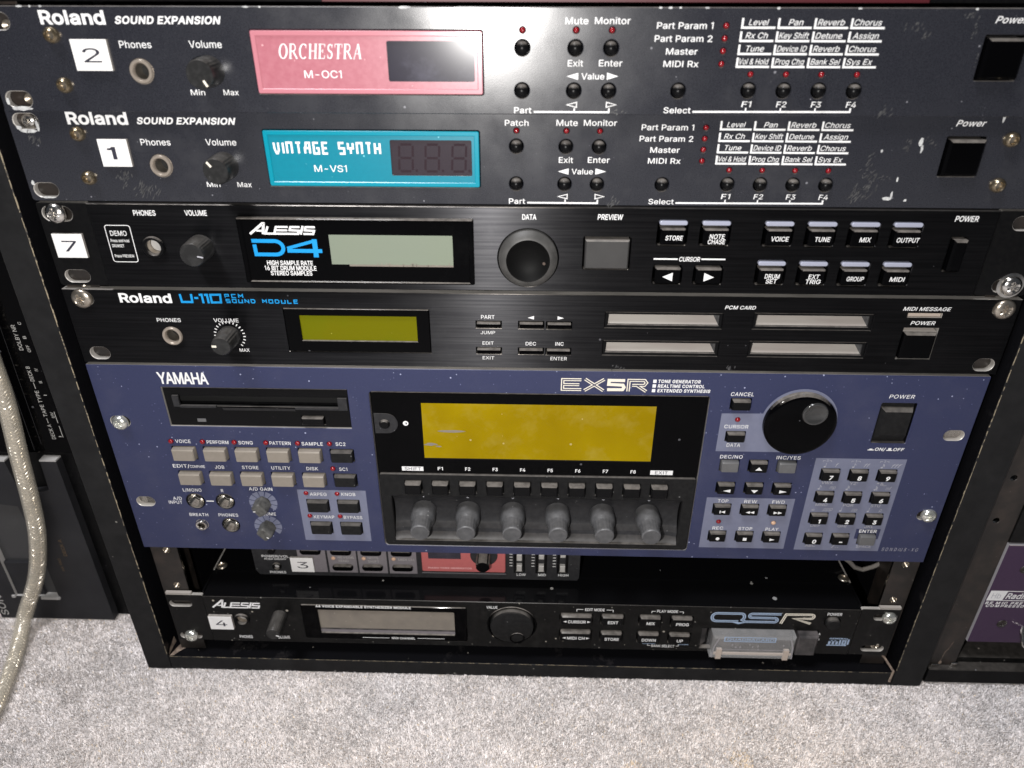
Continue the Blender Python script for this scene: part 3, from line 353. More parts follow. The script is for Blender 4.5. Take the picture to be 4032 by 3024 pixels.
class MB:
    def __init__(s): s.v = []; s.f = []; s.m = []; s.k = 0
    def add(s, vs, fs, mi=0):
        o = len(s.v); s.v.extend(vs)
        for f in fs: s.f.append(tuple(o + i for i in f)); s.m.append(mi)
    def box(s, x0, x1, y0, y1, z0, z1, mi=0, b=0.0, side=None):
        """box; y0 is the front (towards the viewer), chamfered by b"""
        side = mi if side is None else side
        if b <= 0:
            s.add([(x0, y0, z0), (x1, y0, z0), (x1, y0, z1), (x0, y0, z1), (x0, y1, z0), (x1, y1, z0), (x1, y1, z1), (x0, y1, z1)], [(0, 1, 2, 3)], mi)
            o = len(s.v) - 8
            for f in ((1, 5, 6, 2), (5, 4, 7, 6), (4, 0, 3, 7), (3, 2, 6, 7), (4, 5, 1, 0)):
                s.f.append(tuple(o + i for i in f)); s.m.append(side)
        else:
            s.prism(rr(x0, x1, z0, z1), y0, y1, b, mi, side)
    def prism(s, fn, y0, y1, b=0.0, mi=0, side=None, back=True):
        side = mi if side is None else side
        A = fn(-b) if b > 0 else fn(0); B = fn(0); n = len(A)
        vs = [(x, y0, z) for x, z in A]; fs = [(tuple(range(n)), mi)]
        if b > 0:
            vs += [(x, y0 + b, z) for x, z in B]
            fs += [((i, n + i, n + (i + 1) % n, (i + 1) % n), mi) for i in range(n)]
        k = len(vs) - n
        vs += [(x, y1, z) for x, z in B]; j = k + n
        fs += [((k + i, j + i, j + (i + 1) % n, k + (i + 1) % n), side) for i in range(n)]
        if back: fs.append((tuple(reversed(range(j, j + n))), side))
        o = len(s.v); s.v.extend(vs)
        for f, q in fs: s.f.append(tuple(o + i for i in f)); s.m.append(q)
    def frustum(s, fa, ya, fb, yb, mi=0, cap=True):
        A, B = fa, fb; n = len(A)
        vs = [(x, ya, z) for x, z in A] + [(x, yb, z) for x, z in B]
        fs = [(i, n + i, n + (i + 1) % n, (i + 1) % n) for i in range(n)]
        if cap: fs.append(tuple(range(n)))
        s.add(vs, fs, mi)
    def panel(s, outline, holes, y0, t, b=0.25, mi=0, wall=1, owall=None):
        """flat plate with real openings: front sheet, chamfers and walls. holes: fn or (fn, wall material)"""
        owall = wall if owall is None else owall
        H = [(h if isinstance(h, tuple) else (h, wall)) for h in holes]
        loops = [outline(-b)] + [h(b) for h, _ in H]
        bm = bmesh.new(); es = []
        for lp in loops:
            vs = [bm.verts.new((x, y0, z)) for x, z in lp]
            for i in range(len(vs)): es.append(bm.edges.new((vs[i], vs[(i + 1) % len(vs)])))
        bmesh.ops.triangle_fill(bm, use_beauty=True, edges=es)
        bm.verts.index_update(); bm.faces.ensure_lookup_table(); bm.normal_update()
        fs = []
        for f in bm.faces:
            q = [v.index for v in f.verts]
            if f.normal.y > 0: q.reverse()
            fs.append(tuple(q))
        s.add([v.co[:] for v in bm.verts], fs, mi); bm.free()
        for k, (fn, wm) in enumerate([(outline, owall)] + H):
            A = fn(-b if k == 0 else b); B = fn(0); n = len(A)
            vs = [(x, y0, z) for x, z in A] + [(x, y0 + b, z) for x, z in B] + [(x, y0 + t, z) for x, z in B]
            c1 = [(i, n + i, n + (i + 1) % n, (i + 1) % n) for i in range(n)]
            c2 = [(n + i, 2 * n + i, 2 * n + (i + 1) % n, n + (i + 1) % n) for i in range(n)]
            if k: c1 = [tuple(reversed(q)) for q in c1]; c2 = [tuple(reversed(q)) for q in c2]
            o = len(s.v); s.v.extend(vs)
            for q in c1: s.f.append(tuple(o + i for i in q)); s.m.append(mi if wm != 3 else 3)
            for q in c2: s.f.append(tuple(o + i for i in q)); s.m.append(wm)
    def lathe(s, prof, cx=0.0, cz=0.0, n=28, mi=0, mis=None):
        """prof: list of (radius, y) from the front centre to the back"""
        rings = []
        for r, y in prof:
            if r <= 1e-6: rings.append([len(s.v)]); s.v.append((cx, y, cz))
            else:
                rings.append(list(range(len(s.v), len(s.v) + n)))
                s.v.extend([(cx + r * math.cos(2 * math.pi * k / n), y, cz + r * math.sin(2 * math.pi * k / n)) for k in range(n)])
        for q in range(len(rings) - 1):
            a, b = rings[q], rings[q + 1]; mm = mis[q] if mis else mi
            for k in range(n):
                k2 = (k + 1) % n
                if len(a) == 1 and len(b) == 1: continue
                if len(a) == 1: f = (a[0], b[k], b[k2])
                elif len(b) == 1: f = (a[k], b[0], a[k2])
                else: f = (a[k], b[k], b[k2], a[k2])
                s.f.append(f); s.m.append(mm)
    def ribbon(s, pts, w, y=-0.06, mi=0, closed=False):
        """flat printed stroke along a polyline in the x-z plane; w one width or one per point"""
        s.k += 1; y = y - 0.005 * (s.k % 9)      # overlapping strokes never share a plane
        P = [Vector((a, b)) for a, b in pts]; n = len(P)
        ws = [w] * n if isinstance(w, (int, float)) else list(w)
        Lp, Rp = [], []
        for i in range(n):
            pa = P[i - 1] if (i > 0 or closed) else None
            pb = P[(i + 1) % n] if (i < n - 1 or closed) else None
            d1 = (P[i] - pa).normalized() if pa is not None else None
            d2 = (pb - P[i]).normalized() if pb is not None else None
            if d1 is None: d1 = d2
            if d2 is None: d2 = d1
            n1 = Vector((-d1.y, d1.x)); n2 = Vector((-d2.y, d2.x)); m_ = n1 + n2
            if m_.length < 1e-4: m_ = n1.copy()
            m_.normalize(); k = 1.0 / max(0.45, m_.dot(n1))
            h = ws[i] / 2 * k
            Lp.append(P[i] + m_ * h); Rp.append(P[i] - m_ * h)
        vs = [(p.x, y, p.y) for p in Lp] + [(p.x, y, p.y) for p in Rp]
        rg = range(n if closed else n - 1)
        s.add(vs, [(i, n + i, n + (i + 1) % n, (i + 1) % n) for i in rg], mi)
    def flat(s, pts, y=-0.06, mi=0):
        s.add([(x, y, z) for x, z in pts], [tuple(range(len(pts)))], mi)
    def rect(s, x0, x1, z0, z1, y=-0.06, mi=0): s.flat([(x0, z0), (x1, z0), (x1, z1), (x0, z1)], y, mi)
    def text(s, t, x0, x1, z, cap, y=-0.06, shear=0.0, bold=0.0, mi=0, sp=1.0, rot=0):
        """lettering from x0 to x1, baseline z, capital height cap (rot=1: reads upwards, x is then z)"""
        v, f = text_geo(t, shear, bold, sp)
        if not len(v): return
        lo, hi = v[:, 0].min(), v[:, 0].max(); k = (x1 - x0) / max(1e-6, hi - lo); q = cap / (CAPH + 2 * bold)
        if rot == 0: vs = [(x0 + (a - lo) * k, y, z + (b + bold) * q) for a, b in v]
        else: vs = [(z - (b + bold) * q, y, x0 + (a - lo) * k) for a, b in v]
        s.add(vs, f, mi)
    def tube(s, pts, r, n=12, mi=0):
        P = [Vector(p) for p in pts]; prev = None; upv = Vector((0.3, 0.2, 0.93))
        o0 = len(s.v)
        for i, p in enumerate(P):
            d = (P[min(i + 1, len(P) - 1)] - P[max(i - 1, 0)]).normalized()
            a = d.cross(upv).normalized() if prev is None else (prev - d * prev.dot(d)).normalized()
            prev = a; b = d.cross(a)
            s.v.extend([tuple(p + (a * math.cos(2 * math.pi * k / n) + b * math.sin(2 * math.pi * k / n)) * r) for k in range(n)])
        for i in range(len(P) - 1):
            for k in range(n):
                s.f.append((o0 + i * n + k, o0 + i * n + (k + 1) % n, o0 + (i + 1) * n + (k + 1) % n, o0 + (i + 1) * n + k)); s.m.append(mi)
        s.f.append(tuple(reversed(range(o0, o0 + n)))); s.m.append(mi)
        s.f.append(tuple(range(len(s.v) - n, len(s.v)))); s.m.append(mi)
    def mesh(s, name, mats, smooth=35):
        me = bpy.data.meshes.new(name)
        me.from_pydata([(a * MM, b * MM, c * MM) for a, b, c in s.v], [], s.f)
        for k in (mats if isinstance(mats, (list, tuple)) else [mats]): me.materials.append(M[k])
        me.polygons.foreach_set('material_index', s.m)
        if smooth:
            me.polygons.foreach_set('use_smooth', [True] * len(s.f))
            me.set_sharp_from_angle(angle=math.radians(smooth))
        me.update(); me['shared'] = 1; return me
    def build(s, name, mats, parent=None, loc=(0, 0, 0), smooth=35):
        if name in PRINTED and parent is not None: return print_on(s, mats, parent)
        me = s.mesh(name, mats, smooth); del me['shared']
        return place(name, me, parent, loc)

def place(name, me, parent=None, loc=(0, 0, 0), rot=None):
    o = bpy.data.objects.new(name, me); COL.objects.link(o); o.location = Vector(loc) * MM
    if rot: o.rotation_euler = rot
    if parent is not None: o.parent = parent
    return o
def tag(o, label, cat, group=None):
    o['label'] = label; o['category'] = cat
    if group: o['group'] = group
    return o
def thing(name, label, cat, loc, group=None):
    e = bpy.data.objects.new(name, None); COL.objects.link(e); e.location = Vector(loc) * MM; e.empty_display_size = 0.02
    return tag(e, label, cat, group)
def arc(cx, cz, r, a0, a1, n=8, rz=None):
    rz = r if rz is None else rz
    return [(cx + r * math.cos(math.radians(a0 + (a1 - a0) * k / n)), cz + rz * math.sin(math.radians(a0 + (a1 - a0) * k / n))) for k in range(n + 1)]
def blob(cx, cz, w, h, n=9, jag=0.35):
    return [(cx + w / 2 * math.cos(2 * math.pi * k / n) * (1 + jag * random.uniform(-1, .6)), cz + h / 2 * math.sin(2 * math.pi * k / n) * (1 + jag * random.uniform(-1, .6))) for k in range(n)]

# ---- square stroke lettering (grid 0..1 x 0..1)
G = {
 'P': [[(0, 0), (0, 1), (.9, 1), (.9, .45), (0, .45)]], 'C': [[(1, 1), (0, 1), (0, 0), (1, 0)]],
 'M': [[(0, 0), (0, 1), (.5, .45), (1, 1), (1, 0)]], 'S': [[(1, 1), (0, 1), (0, .5), (1, .5), (1, 0), (0, 0)]],
 'O': [[(0, 0), (1, 0), (1, 1), (0, 1), (0, 0)]], 'U': [[(0, 1), (0, 0), (1, 0), (1, 1)]],
 'N': [[(0, 0), (0, 1), (1, 0), (1, 1)]], 'D': [[(0, 0), (0, 1), (.75, 1), (1, .75), (1, .25), (.75, 0), (0, 0)]],
 'L': [[(0, 1), (0, 0), (1, 0)]], 'E': [[(1, 1), (0, 1), (0, 0), (1, 0)], [(0, .5), (.85, .5)]],
 'V': [[(0, 1), (.05, .4), (.35, 0), (.6, 0), (.9, .3), (.9, 1)]], 'I': [[(0, 0), (0, 1)]],
 'n': [[(0, 0), (0, 1), (1, 1), (1, 0)]], 'T': [[(0, 1), (1, 1)], [(.55, 1), (.55, 0)]],
 'A': [[(0, 0), (0, .5), (1, .5)], [(.15, .5), (.3, 1), (1, 1), (1, 0)]], 'G': [[(1, 1), (0, 1), (0, 0), (1, 0), (1, .5), (.5, .5)]],
 'Y': [[(0, 1), (0, .5), (1, .5)], [(1, 1), (1, .5), (.5, .5), (.5, 0)]], 'H': [[(0, 0), (0, 1)], [(1, 0), (1, 1)], [(0, .5), (1, .5)]],
}
NARROW = {'I': 0.26}
def square_text(mb, s, x0, x1, z0, z1, w, y=-0.06, mi=0, gap=0.35, shear=0.0):
    tot = sum((NARROW.get(c, 1.0) if c != ' ' else 0.8) for c in s) + gap * (len(s) - 1)
    k = (x1 - x0) / tot; x = x0
    for c in s:
        cw = (NARROW.get(c, 1.0) if c != ' ' else 0.8) * k
        for pth in G.get(c, []):
            h = z1 - z0 - w
            mb.ribbon([(x + w / 2 + a * (k * (1 if c != 'I' else 1) - w) + shear * b * h, z0 + w / 2 + b * h) for a, b in pth], w, y, mi)
        x += cw + gap * k

# ---- recurring small hardware
def dome_button(r=2.75, p=3.4):
    mb = MB(); prof = [(0, -p)] + [(r * math.sin(math.radians(a)), -p + r * .95 * (1 - math.cos(math.radians(a)))) for a in (15, 30, 45, 60, 75, 88)] + [(r, 1.5)]
    mb.lathe(prof, n=24); return mb.mesh('button', 'black_plastic', 60)
def lamp_dome(r=1.15, p=0.9, m='red_led'):
    mb = MB(); mb.lathe([(0, -p)] + [(r * math.sin(math.radians(a)), -p + p * (1 - math.cos(math.radians(a)))) for a in (25, 50, 75, 90)] + [(r, .6)], n=14)
    return mb.mesh('indicator_light', m, 60)
def pan_screw(r=4.6, p=3.0, m='nickel'):
    """domed screw head with a cross recess"""
    mb = MB(); n = 48
    rings = []
    for q, a in enumerate((0, 12, 24, 36, 48, 60, 72, 84, 90)):
        t = math.radians(a); rad = r * math.sin(t); yy = -p * math.cos(t) ** 0.9 if a < 90 else 0.0
        ring = []
        for k in range(n if a else 1):
            ph = 2 * math.pi * k / n; x, z = rad * math.cos(ph), rad * math.sin(ph)
            c1 = abs(x * math.cos(.4) + z * math.sin(.4)); c2 = abs(-x * math.sin(.4) + z * math.cos(.4))
            inx = (c1 < r * .13 and c2 < r * .52) or (c2 < r * .13 and c1 < r * .52)
            ring.append(len(mb.v)); mb.v.append((x, yy + (0.9 if (inx or a == 0) else 0), z))
        rings.append(ring)
    rings.append([len(mb.v) + k for k in range(n)]); mb.v.extend([(r * math.cos(2 * math.pi * k / n), 0.6, r * math.sin(2 * math.pi * k / n)) for k in range(n)])
    for a, b in zip(rings[:-1], rings[1:]):
        for k in range(n):
            if len(a) == 1: mb.f.append((a[0], b[k], b[(k + 1) % n]))
            else: mb.f.append((a[k], b[k], b[(k + 1) % n], a[(k + 1) % n]))
            mb.m.append(0)
    return mb.mesh('screw', m, 50)
def socket_bolt(r=3.3):
    mb = MB(); h = r * .5
    mb.lathe([(0, -.8), (h * .9, -.8), (h, -2.2), (r * .62, -2.9), (r * .88, -2.2), (r, -1.0), (r, .2), (r * 1.18, .2), (r * 1.22, .6)], n=28, mis=[1, 0, 0, 0, 0, 0, 0, 0])
    return mb.mesh('bolt', ['brass', 'old_steel'], 40)
def jack_socket(ro, ri, ringm='ring', nut=True, deep=7.0):
    mb = MB()
    if nut: prof = [(ri, 1.0), (ri * 1.04, -.9), (ri * 1.15, -1.3), (ro * .86, -1.3), (ro * .93, -.8), (ro * .93, .2), (ro, .25), (ro, .8)]
    else: prof = [(ri, .8), (ri * 1.05, -.1), (ro, -.35), (ro, .8)]
    mb.lathe(prof, n=30, mi=0)
    mb.lathe([(ri, .9), (ri * .97, deep)], n=30, mi=1)
    mb.lathe([(0, deep), (ri * .97, deep)], n=30, mi=2)
    return mb.mesh('jack_socket', [ringm, 'old_steel', 'hole'], 40)
def fluted_knob(r, p, m, n=36, pointer=None, taper=.86, flute=0.03, skirt=0.0):
    mb = MB(); k2 = n * 2
    def ring(rad, y, fl):
        i0 = len(mb.v)
        for k in range(k2):
            q = rad * (1 + (fl if k % 2 else -fl)); a = 2 * math.pi * k / k2; mb.v.append((q * math.cos(a), y, q * math.sin(a)))
        return list(range(i0, i0 + k2))
    rings = [ring(r * taper * .80, -p + .05, 0), ring(r * taper * .93, -p, 0), ring(r * taper, -p + .7, flute), ring(r, -1.2, flute), ring(r + skirt, -.9, 0), ring(r + skirt, 0.2, 0)]
    for a, b in zip(rings[:-1], rings[1:]):
        for k in range(k2): mb.f.append((a[k], b[k], b[(k + 1) % k2], a[(k + 1) % k2])); mb.m.append(0)
    mb.f.append(tuple(rings[0])); mb.m.append(0)
    return mb.mesh('knob', m, 50)
def knob_pointer(r, p, ang, m='cream_ink', w=.9, parent=None):
    mb = MB(); c, s_ = math.cos(math.radians(ang)), math.sin(math.radians(ang))
    def pt(rad, off, y): return (c * rad - s_ * off, y, s_ * rad + c * off)
    vs = [pt(r * .45, -w / 2, -p - .12), pt(r * .45, w / 2, -p - .12), pt(r * .92, w / 2, -p - .12), pt(r * .92, -w / 2, -p - .12), pt(r * 1.0, w / 2, -p + 3.0), pt(r * 1.0, -w / 2, -p + 3.0)]
    mb.add(vs, [(0, 1, 2, 3), (3, 2, 4, 5)]); return mb.build('pointer', m, parent, smooth=0)
def number_tag(parent, num, x0, x1, z0, z1, t=1.6, y=0.0, bold=0):
    mb = MB(); mb.box(x0, x1, y - t, y, z0, z1, 0, .12, 1)
    o = mb.build('number_tag', ['tag', 'tag_side'], parent)
    w, h = x1 - x0, z1 - z0; mt = MB()
    mt.text(num, x0 + w * .27, x0 + w * (.76 if num != '1' else .56), z0 + h * .27, h * .45, y - t - .05, 0, bold)
    mt.build('numeral', 'dark_ink', o, smooth=0)
    return o
def slot_hole(cx, cz, w=11.5, h=6.6): return rr(cx - w / 2, cx + w / 2, cz - h / 2, cz + h / 2, h / 2 - .01, 8)
def add_chips(parent, spots, name='paint_chip', m='chip', y=-0.05):
    mb = MB(); q = 0
    for x, z, w, h in spots:
        if name == 'paint_chip': mb.flat(blob(x, z, w, h, 13, .3), y - .003 * (q % 5)); q += 1
        else:                                   # a scuff is many small scratches close together
            for k in range(int(4 + w * h * .35)):
                cx_, cz_ = x + random.gauss(0, .28) * w, z + random.gauss(0, .28) * h; L_ = random.uniform(.4, 1.0) * min(w, h) * .7; t_ = math.radians(random.gauss(58, 16))
                pts_ = [(cx_ + L_ * (u_ - .5) * math.cos(t_) + random.uniform(-.1, .1), cz_ + L_ * (u_ - .5) * math.sin(t_) + random.uniform(-.1, .1)) for u_ in (0, .3, .6, 1)]
                mb.ribbon(pts_, [random.uniform(.05, .2), random.uniform(.15, .6), random.uniform(.15, .6), .08], y - .003 * (q % 9)); q += 1
    return mb.build(name, m, parent, smooth=0)
def key_cap(w, h, p, m, b=0.7, name='button', r=0.5):
    mb = MB(); fn = rr(-w / 2, w / 2, -h / 2, h / 2, r, 3)
    mb.prism(fn, -p, 1.5, b, 0); return mb.mesh(name, m, 40)
SCREW = pan_screw(); BOLT = socket_bolt(); DOME = dome_button(); LED = lamp_dome()
Z0 = FLOOR

# ------------------------------------------------------------------ floor
def carpet():
    n = 150; xs = np.linspace(-900, 1400, n); ys = np.linspace(-900, 900, n)
    mb = MB(); mb.add([(-1500, -1500, 0), (2000, -1500, 0), (2000, 1500, 0), (-1500, 1500, 0)], [(0, 1, 2, 3)])
    M['carpet'] = mat('carpet_backing', (0.60, 0.58, 0.57), 0.9, vary=(500, (0.72, 0.70, 0.69), 0.3, 0.7), bump=(600, 1.0, 2.0))
    o = mb.build('floor', 'carpet', smooth=0); o['kind'] = 'structure'
    # pile: short tufts of fibre
    m = bpy.data.materials.new('carpet_fibre'); m.use_nodes = True; nt = m.node_tree; N = nt.nodes; L = nt.links; b = N['Principled BSDF']
    at = N.new('ShaderNodeAttribute'); at.attribute_name = 'tint'
    L.new(at.outputs['Color'], b.inputs['Base Color'])
    tl = N.new('ShaderNodeBsdfTranslucent'); L.new(at.outputs['Color'], tl.inputs['Color']); mxs = N.new('ShaderNodeMixShader'); mxs.inputs[0].default_value = 0.15
    L.new(b.outputs[0], mxs.inputs[1]); L.new(tl.outputs[0], mxs.inputs[2]); L.new(mxs.outputs[0], N['Material Output'].inputs['Surface'])
    b.inputs['Roughness'].default_value = 0.34; b.inputs['Specular IOR Level'].default_value = 0.55
    b.inputs['Sheen Weight'].default_value = 0.2
    gn = N.new('ShaderNodeNewGeometry'); va = N.new('ShaderNodeVectorMath'); va.operation = 'MULTIPLY_ADD'; L.new(gn.outputs['Normal'], va.inputs[0]); va.inputs[1].default_value = (.42, .42, .42); va.inputs[2].default_value = (0, -.25, .75)
    vn = N.new('ShaderNodeVectorMath'); vn.operation = 'NORMALIZE'; L.new(va.outputs[0], vn.inputs[0]); L.new(vn.outputs[0], b.inputs['Normal'])
    x0, x1, y0, y1 = -250.0, 690.0, -165.0, 62.0
    cnt = 880000
    px = RNG.uniform(x0, x1, cnt); py = RNG.uniform(y0, y1, cnt)
    far = 420000                                # coarser pile further out
    fx = RNG.uniform(-520, 960, far); fy = RNG.uniform(-430, 330, far); out_ = ~((fx > x0) & (fx < x1) & (fy > y0) & (fy < y1)); fx, fy = fx[out_], fy[out_]
    scale_ = np.concatenate([np.ones(cnt), np.full(len(fx), 1.9)]); px = np.concatenate([px, fx]); py = np.concatenate([py, fy]); x0, x1, y0, y1 = -525, 965, -435, 335
    keep = ~((px > -49) & (px < 506) & (py > -2) & ((px > -22) | (py > 38))) & ~((px > 508) & (py > 4)) & ~((px > -151) & (px < -50) & (py > 44))
    px, py, scale_ = px[keep], py[keep], scale_[keep]; cnt = len(px)
    def soft(cell, seed):                       # smooth random field over the floor
        r_ = np.random.default_rng(seed); nx, ny = int((x1 - x0) / cell) + 4, int((y1 - y0) / cell) + 4
        g_ = r_.uniform(-1, 1, (nx, ny)); u_ = (px - x0) / cell + 1; v_ = (py - y0) / cell + 1; i_, j_ = u_.astype(int), v_.astype(int); a_, b_ = u_ - i_, v_ - j_
        a_ = a_ * a_ * (3 - 2 * a_); b_ = b_ * b_ * (3 - 2 * b_)
        return (g_[i_, j_] * (1 - a_) + g_[i_ + 1, j_] * a_) * (1 - b_) + (g_[i_, j_ + 1] * (1 - a_) + g_[i_ + 1, j_ + 1] * a_) * b_
    cl = np.stack([soft(2.6, 1) + .8 * soft(14, 2), soft(2.6, 3) + .8 * soft(14, 4)], 1) * .45   # tufts lean in small groups
    ang = RNG.uniform(0, 2 * np.pi, cnt); lean = RNG.uniform(.1, 1.5, cnt)
    dx = np.cos(ang) * lean + cl[:, 0] * 1.2; dy = np.sin(ang) * lean + cl[:, 1] * 1.2 - .25
    hgt = RNG.uniform(1.3, 2.6, cnt); wd = RNG.uniform(.15, .34, cnt) * scale_
    wa = RNG.uniform(0, np.pi, cnt); wx, wy = np.cos(wa) * wd, np.sin(wa) * wd
    V = np.zeros((cnt, 5, 3))
    V[:, 0] = np.stack([px - wx, py - wy, np.full(cnt, -.2)], 1); V[:, 1] = np.stack([px + wx, py + wy, np.full(cnt, -.2)], 1)
    V[:, 2] = np.stack([px + wx + dx * .45, py + wy + dy * .45, hgt * .65], 1); V[:, 3] = np.stack([px - wx + dx * .45, py - wy + dy * .45, hgt * .65], 1)
    V[:, 4] = np.stack([px + dx * 1.1, py + dy * 1.1, hgt], 1)
    me = bpy.data.meshes.new('carpet_pile')
    base = np.arange(cnt)[:, None] * 5
    loops = np.concatenate([base + np.array([0, 1, 2, 3]), base + np.array([3, 2, 4])], 1).ravel()
    me.vertices.add(cnt * 5); me.vertices.foreach_set('co', (V * MM).ravel().astype(np.float32))
    me.loops.add(len(loops)); me.loops.foreach_set('vertex_index', loops.astype(np.int32))
    st = np.stack([np.arange(cnt) * 7, np.arange(cnt) * 7 + 4], 1).ravel()
    me.polygons.add(cnt * 2); me.polygons.foreach_set('loop_start', st.astype(np.int32)); me.polygons.foreach_set('loop_total', np.tile([4, 3], cnt).astype(np.int32))
    me.update(); me.validate()
    big = .5 + .30 * soft(60, 5) + .22 * soft(24, 6) + .22 * soft(9, 7)
    val = RNG.choice([.60, .74, .86, .97], cnt, p=[.14, .30, .34, .22]) * RNG.uniform(.92, 1.06, cnt) * (.86 + .28 * big) * (1 + .20 * soft(1.5, 9))
    warm = np.clip(RNG.normal(.45, .2, cnt) + .35 * soft(45, 8) + .75 * np.exp(-((px - 330) / 180) ** 2 - ((py + 85) / 50) ** 2), -.3, 1.5)
    val = np.clip(val, .2, .97)
    colr = np.stack([val * (1.0 + .05 * warm), val * (.955 - .005 * warm), val * (.965 - .075 * warm), np.ones(cnt)], 1)
    tan = (RNG.random(cnt) < .012) | ((np.hypot(px - 262, py + 95) < 10 * (1 + .5 * soft(5, 10))) & (RNG.random(cnt) < .35)) | ((np.hypot(px - 305, py + 70) < 7) & (RNG.random(cnt) < .3)) | ((np.hypot(px - 372, py + 62) < 7) & (RNG.random(cnt) < .4))
    colr[tan, :3] *= np.array([1.0, .86, .62])
    ca = me.color_attributes.new('tint', 'FLOAT_COLOR', 'POINT'); ca.data.foreach_set('color', np.repeat(colr, 5, 0).ravel().astype(np.float32))
    me.materials.append(m)
    p = bpy.data.objects.new('carpet_pile', me); COL.objects.link(p); p['kind'] = 'stuff'
carpet()

# ------------------------------------------------------------------ the rack cabinet
cab = thing('rack_cabinet', 'black laminate rack cabinet holding the stack of sound modules, worn pale along its front edges', 'rack', (240, 0, 0))
def cmb(): return MB()
def shift(mb, dx=-240.0, dz=0.0): mb.v = [(x + dx, y, z + dz) for x, y, z in mb.v]; return mb
TOPZ = 460.0
mb = MB(); mb.box(-21.5, -5, -4, 250, 1, TOPZ, 0, .4, 1); shift(mb).build('side_panel', ['wood_black', 'wood_inner'], cab)
mb = MB(); mb.box(485.5, 505, -4, 250, 1, TOPZ, 0, .4, 1); shift(mb).build('side_panel', ['wood_black', 'wood_inner'], cab)
mb = MB(); mb.box(-4.8, 485.3, -3.7, 250, 1, 13.5, 0, .3, 1); shift(mb).build('bottom_panel', ['wood_black', 'wood_inner'], cab)
mb = MB(); mb.box(-4.8, 485.3, 250, 256, 13, TOPZ, 0); shift(mb).build('back_panel', 'wood_inner', cab)
def worn_edge(pts_fn, n, w):
    mb = MB()
    for i in range(n):
        if random.random() < .12: continue
        a = pts_fn(i / n); b = pts_fn((i + 1) / n); ww = w * random.uniform(.45, 1.25)
        mb.add([(a[0], a[1], a[2]), (b[0], b[1], b[2]), (b[0] + b[3] * ww, b[1], b[2] + b[4] * ww), (a[0] + a[3] * ww, a[1], a[2] + a[4] * ww)], [(0, 1, 2, 3)])
    return mb
shift(worn_edge(lambda t: (-5.35, -4.06, 16 + t * 400, .4, 0), 160, 1.5)).build('worn_edge', 'wood_edge', cab, smooth=0)
shift(worn_edge(lambda t: (485.95, -4.06, 16 + t * 400, -.4, 0), 160, 1.5)).build('worn_edge', 'wood_edge', cab, smooth=0)
shift(worn_edge(lambda t: (-4 + t * 489, -3.76, 13.2, 0, .35), 190, 1.2)).build('worn_edge', 'wood_edge', cab, smooth=0)
# mounting rails with their square holes
for x0, x1, hx in ((1.5, 18.5, 11.5), (464.5, 480.5, 472.0)):
    hs = []; z = 102.9 - 29.8 * 2
    while z < 440:
        hs.append(circ(hx, z, 2.4, 12)); z += 29.8
    mb = MB(); mb.panel(rr(x0, x1, 14, TOPZ - 5), hs, 3.2, 2.0, .2, 0, 1)
    mb.box(x0 if hx < 100 else x1 - 2, x0 + 2 if hx < 100 else x1, 5.4, 40, 14, TOPZ - 5, 0)
    shift(mb).build('mounting_rail', ['rail', 'steel'], cab)
    mb = MB(); mb.box(-3.5, 3.5, 5.3, 7, -3.2, 3.2); NUT = mb.mesh('cage_nut', 'old_steel'); z = 102.9 - 29.8 * 2
    while z < 440:
        place('cage_nut', NUT, cab, (hx - 240, 0, z)); z += 29.8
mb = MB(); mb.box(19.5, 26, 62, 240, 14, TOPZ - 5, 0); shift(mb).build('inner_bracket', 'black_satin', cab)
mb = MB(); mb.box(456.5, 463, 62, 240, 14, TOPZ - 5, 0); shift(mb).build('inner_bracket', 'black_satin', cab)
# torn corner of the floor board
mb = MB(); pts = [(-3.9, -3.4, 13.6), (-1.5, 5, 13.6), (3.0, 11, 13.6), (14, 11, 13.6), (9, 7.5, 13.6), (4.5, 3.5, 13.6), (1.0, .2, 13.6), (-1.2, -3.0, 13.6)]
mb.add([(x, y, z + .3) for x, y, z in pts], [tuple(range(8))]); mb.add([(-4.6, -3, 14), (-4.6, 9, 14), (-4.6, 8, 20), (-4.6, 0, 17)], [(0, 1, 2, 3)])
shift(mb).build('torn_corner', 'chipboard', cab, smooth=0)
mb = MB(); mb.tube([(474, 6, 24), (479, 3, 21), (484.2, -3.2, 14.6), (483, -4.6, 6)], .8, 6); shift(mb).build('loose_strip', 'chipboard', cab)
mb = MB(); mb.box(-48.5, -22.5, 38, 250, 1, TOPZ, 0, .3); shift(mb).build('outer_side_board', 'black_satin', cab)
mb = MB(); mb.box(-47.4, -43.0, 35.5, 38, 16, 31, 0, .2); mb.box(-48.0, -44.6, 35.5, 38, 54, 63, 0, .2); shift(mb).build('side_clip', 'deck_edge', cab)

# ------------------------------------------------------------------ the two matching modules
def body(t, x0, x1, z0, z1, y0=9.5, y1=230, m='black_satin'):
    mb = MB(); mb.box(x0, x1, y0, y1, z0, z1); return mb.build('chassis', m, t)

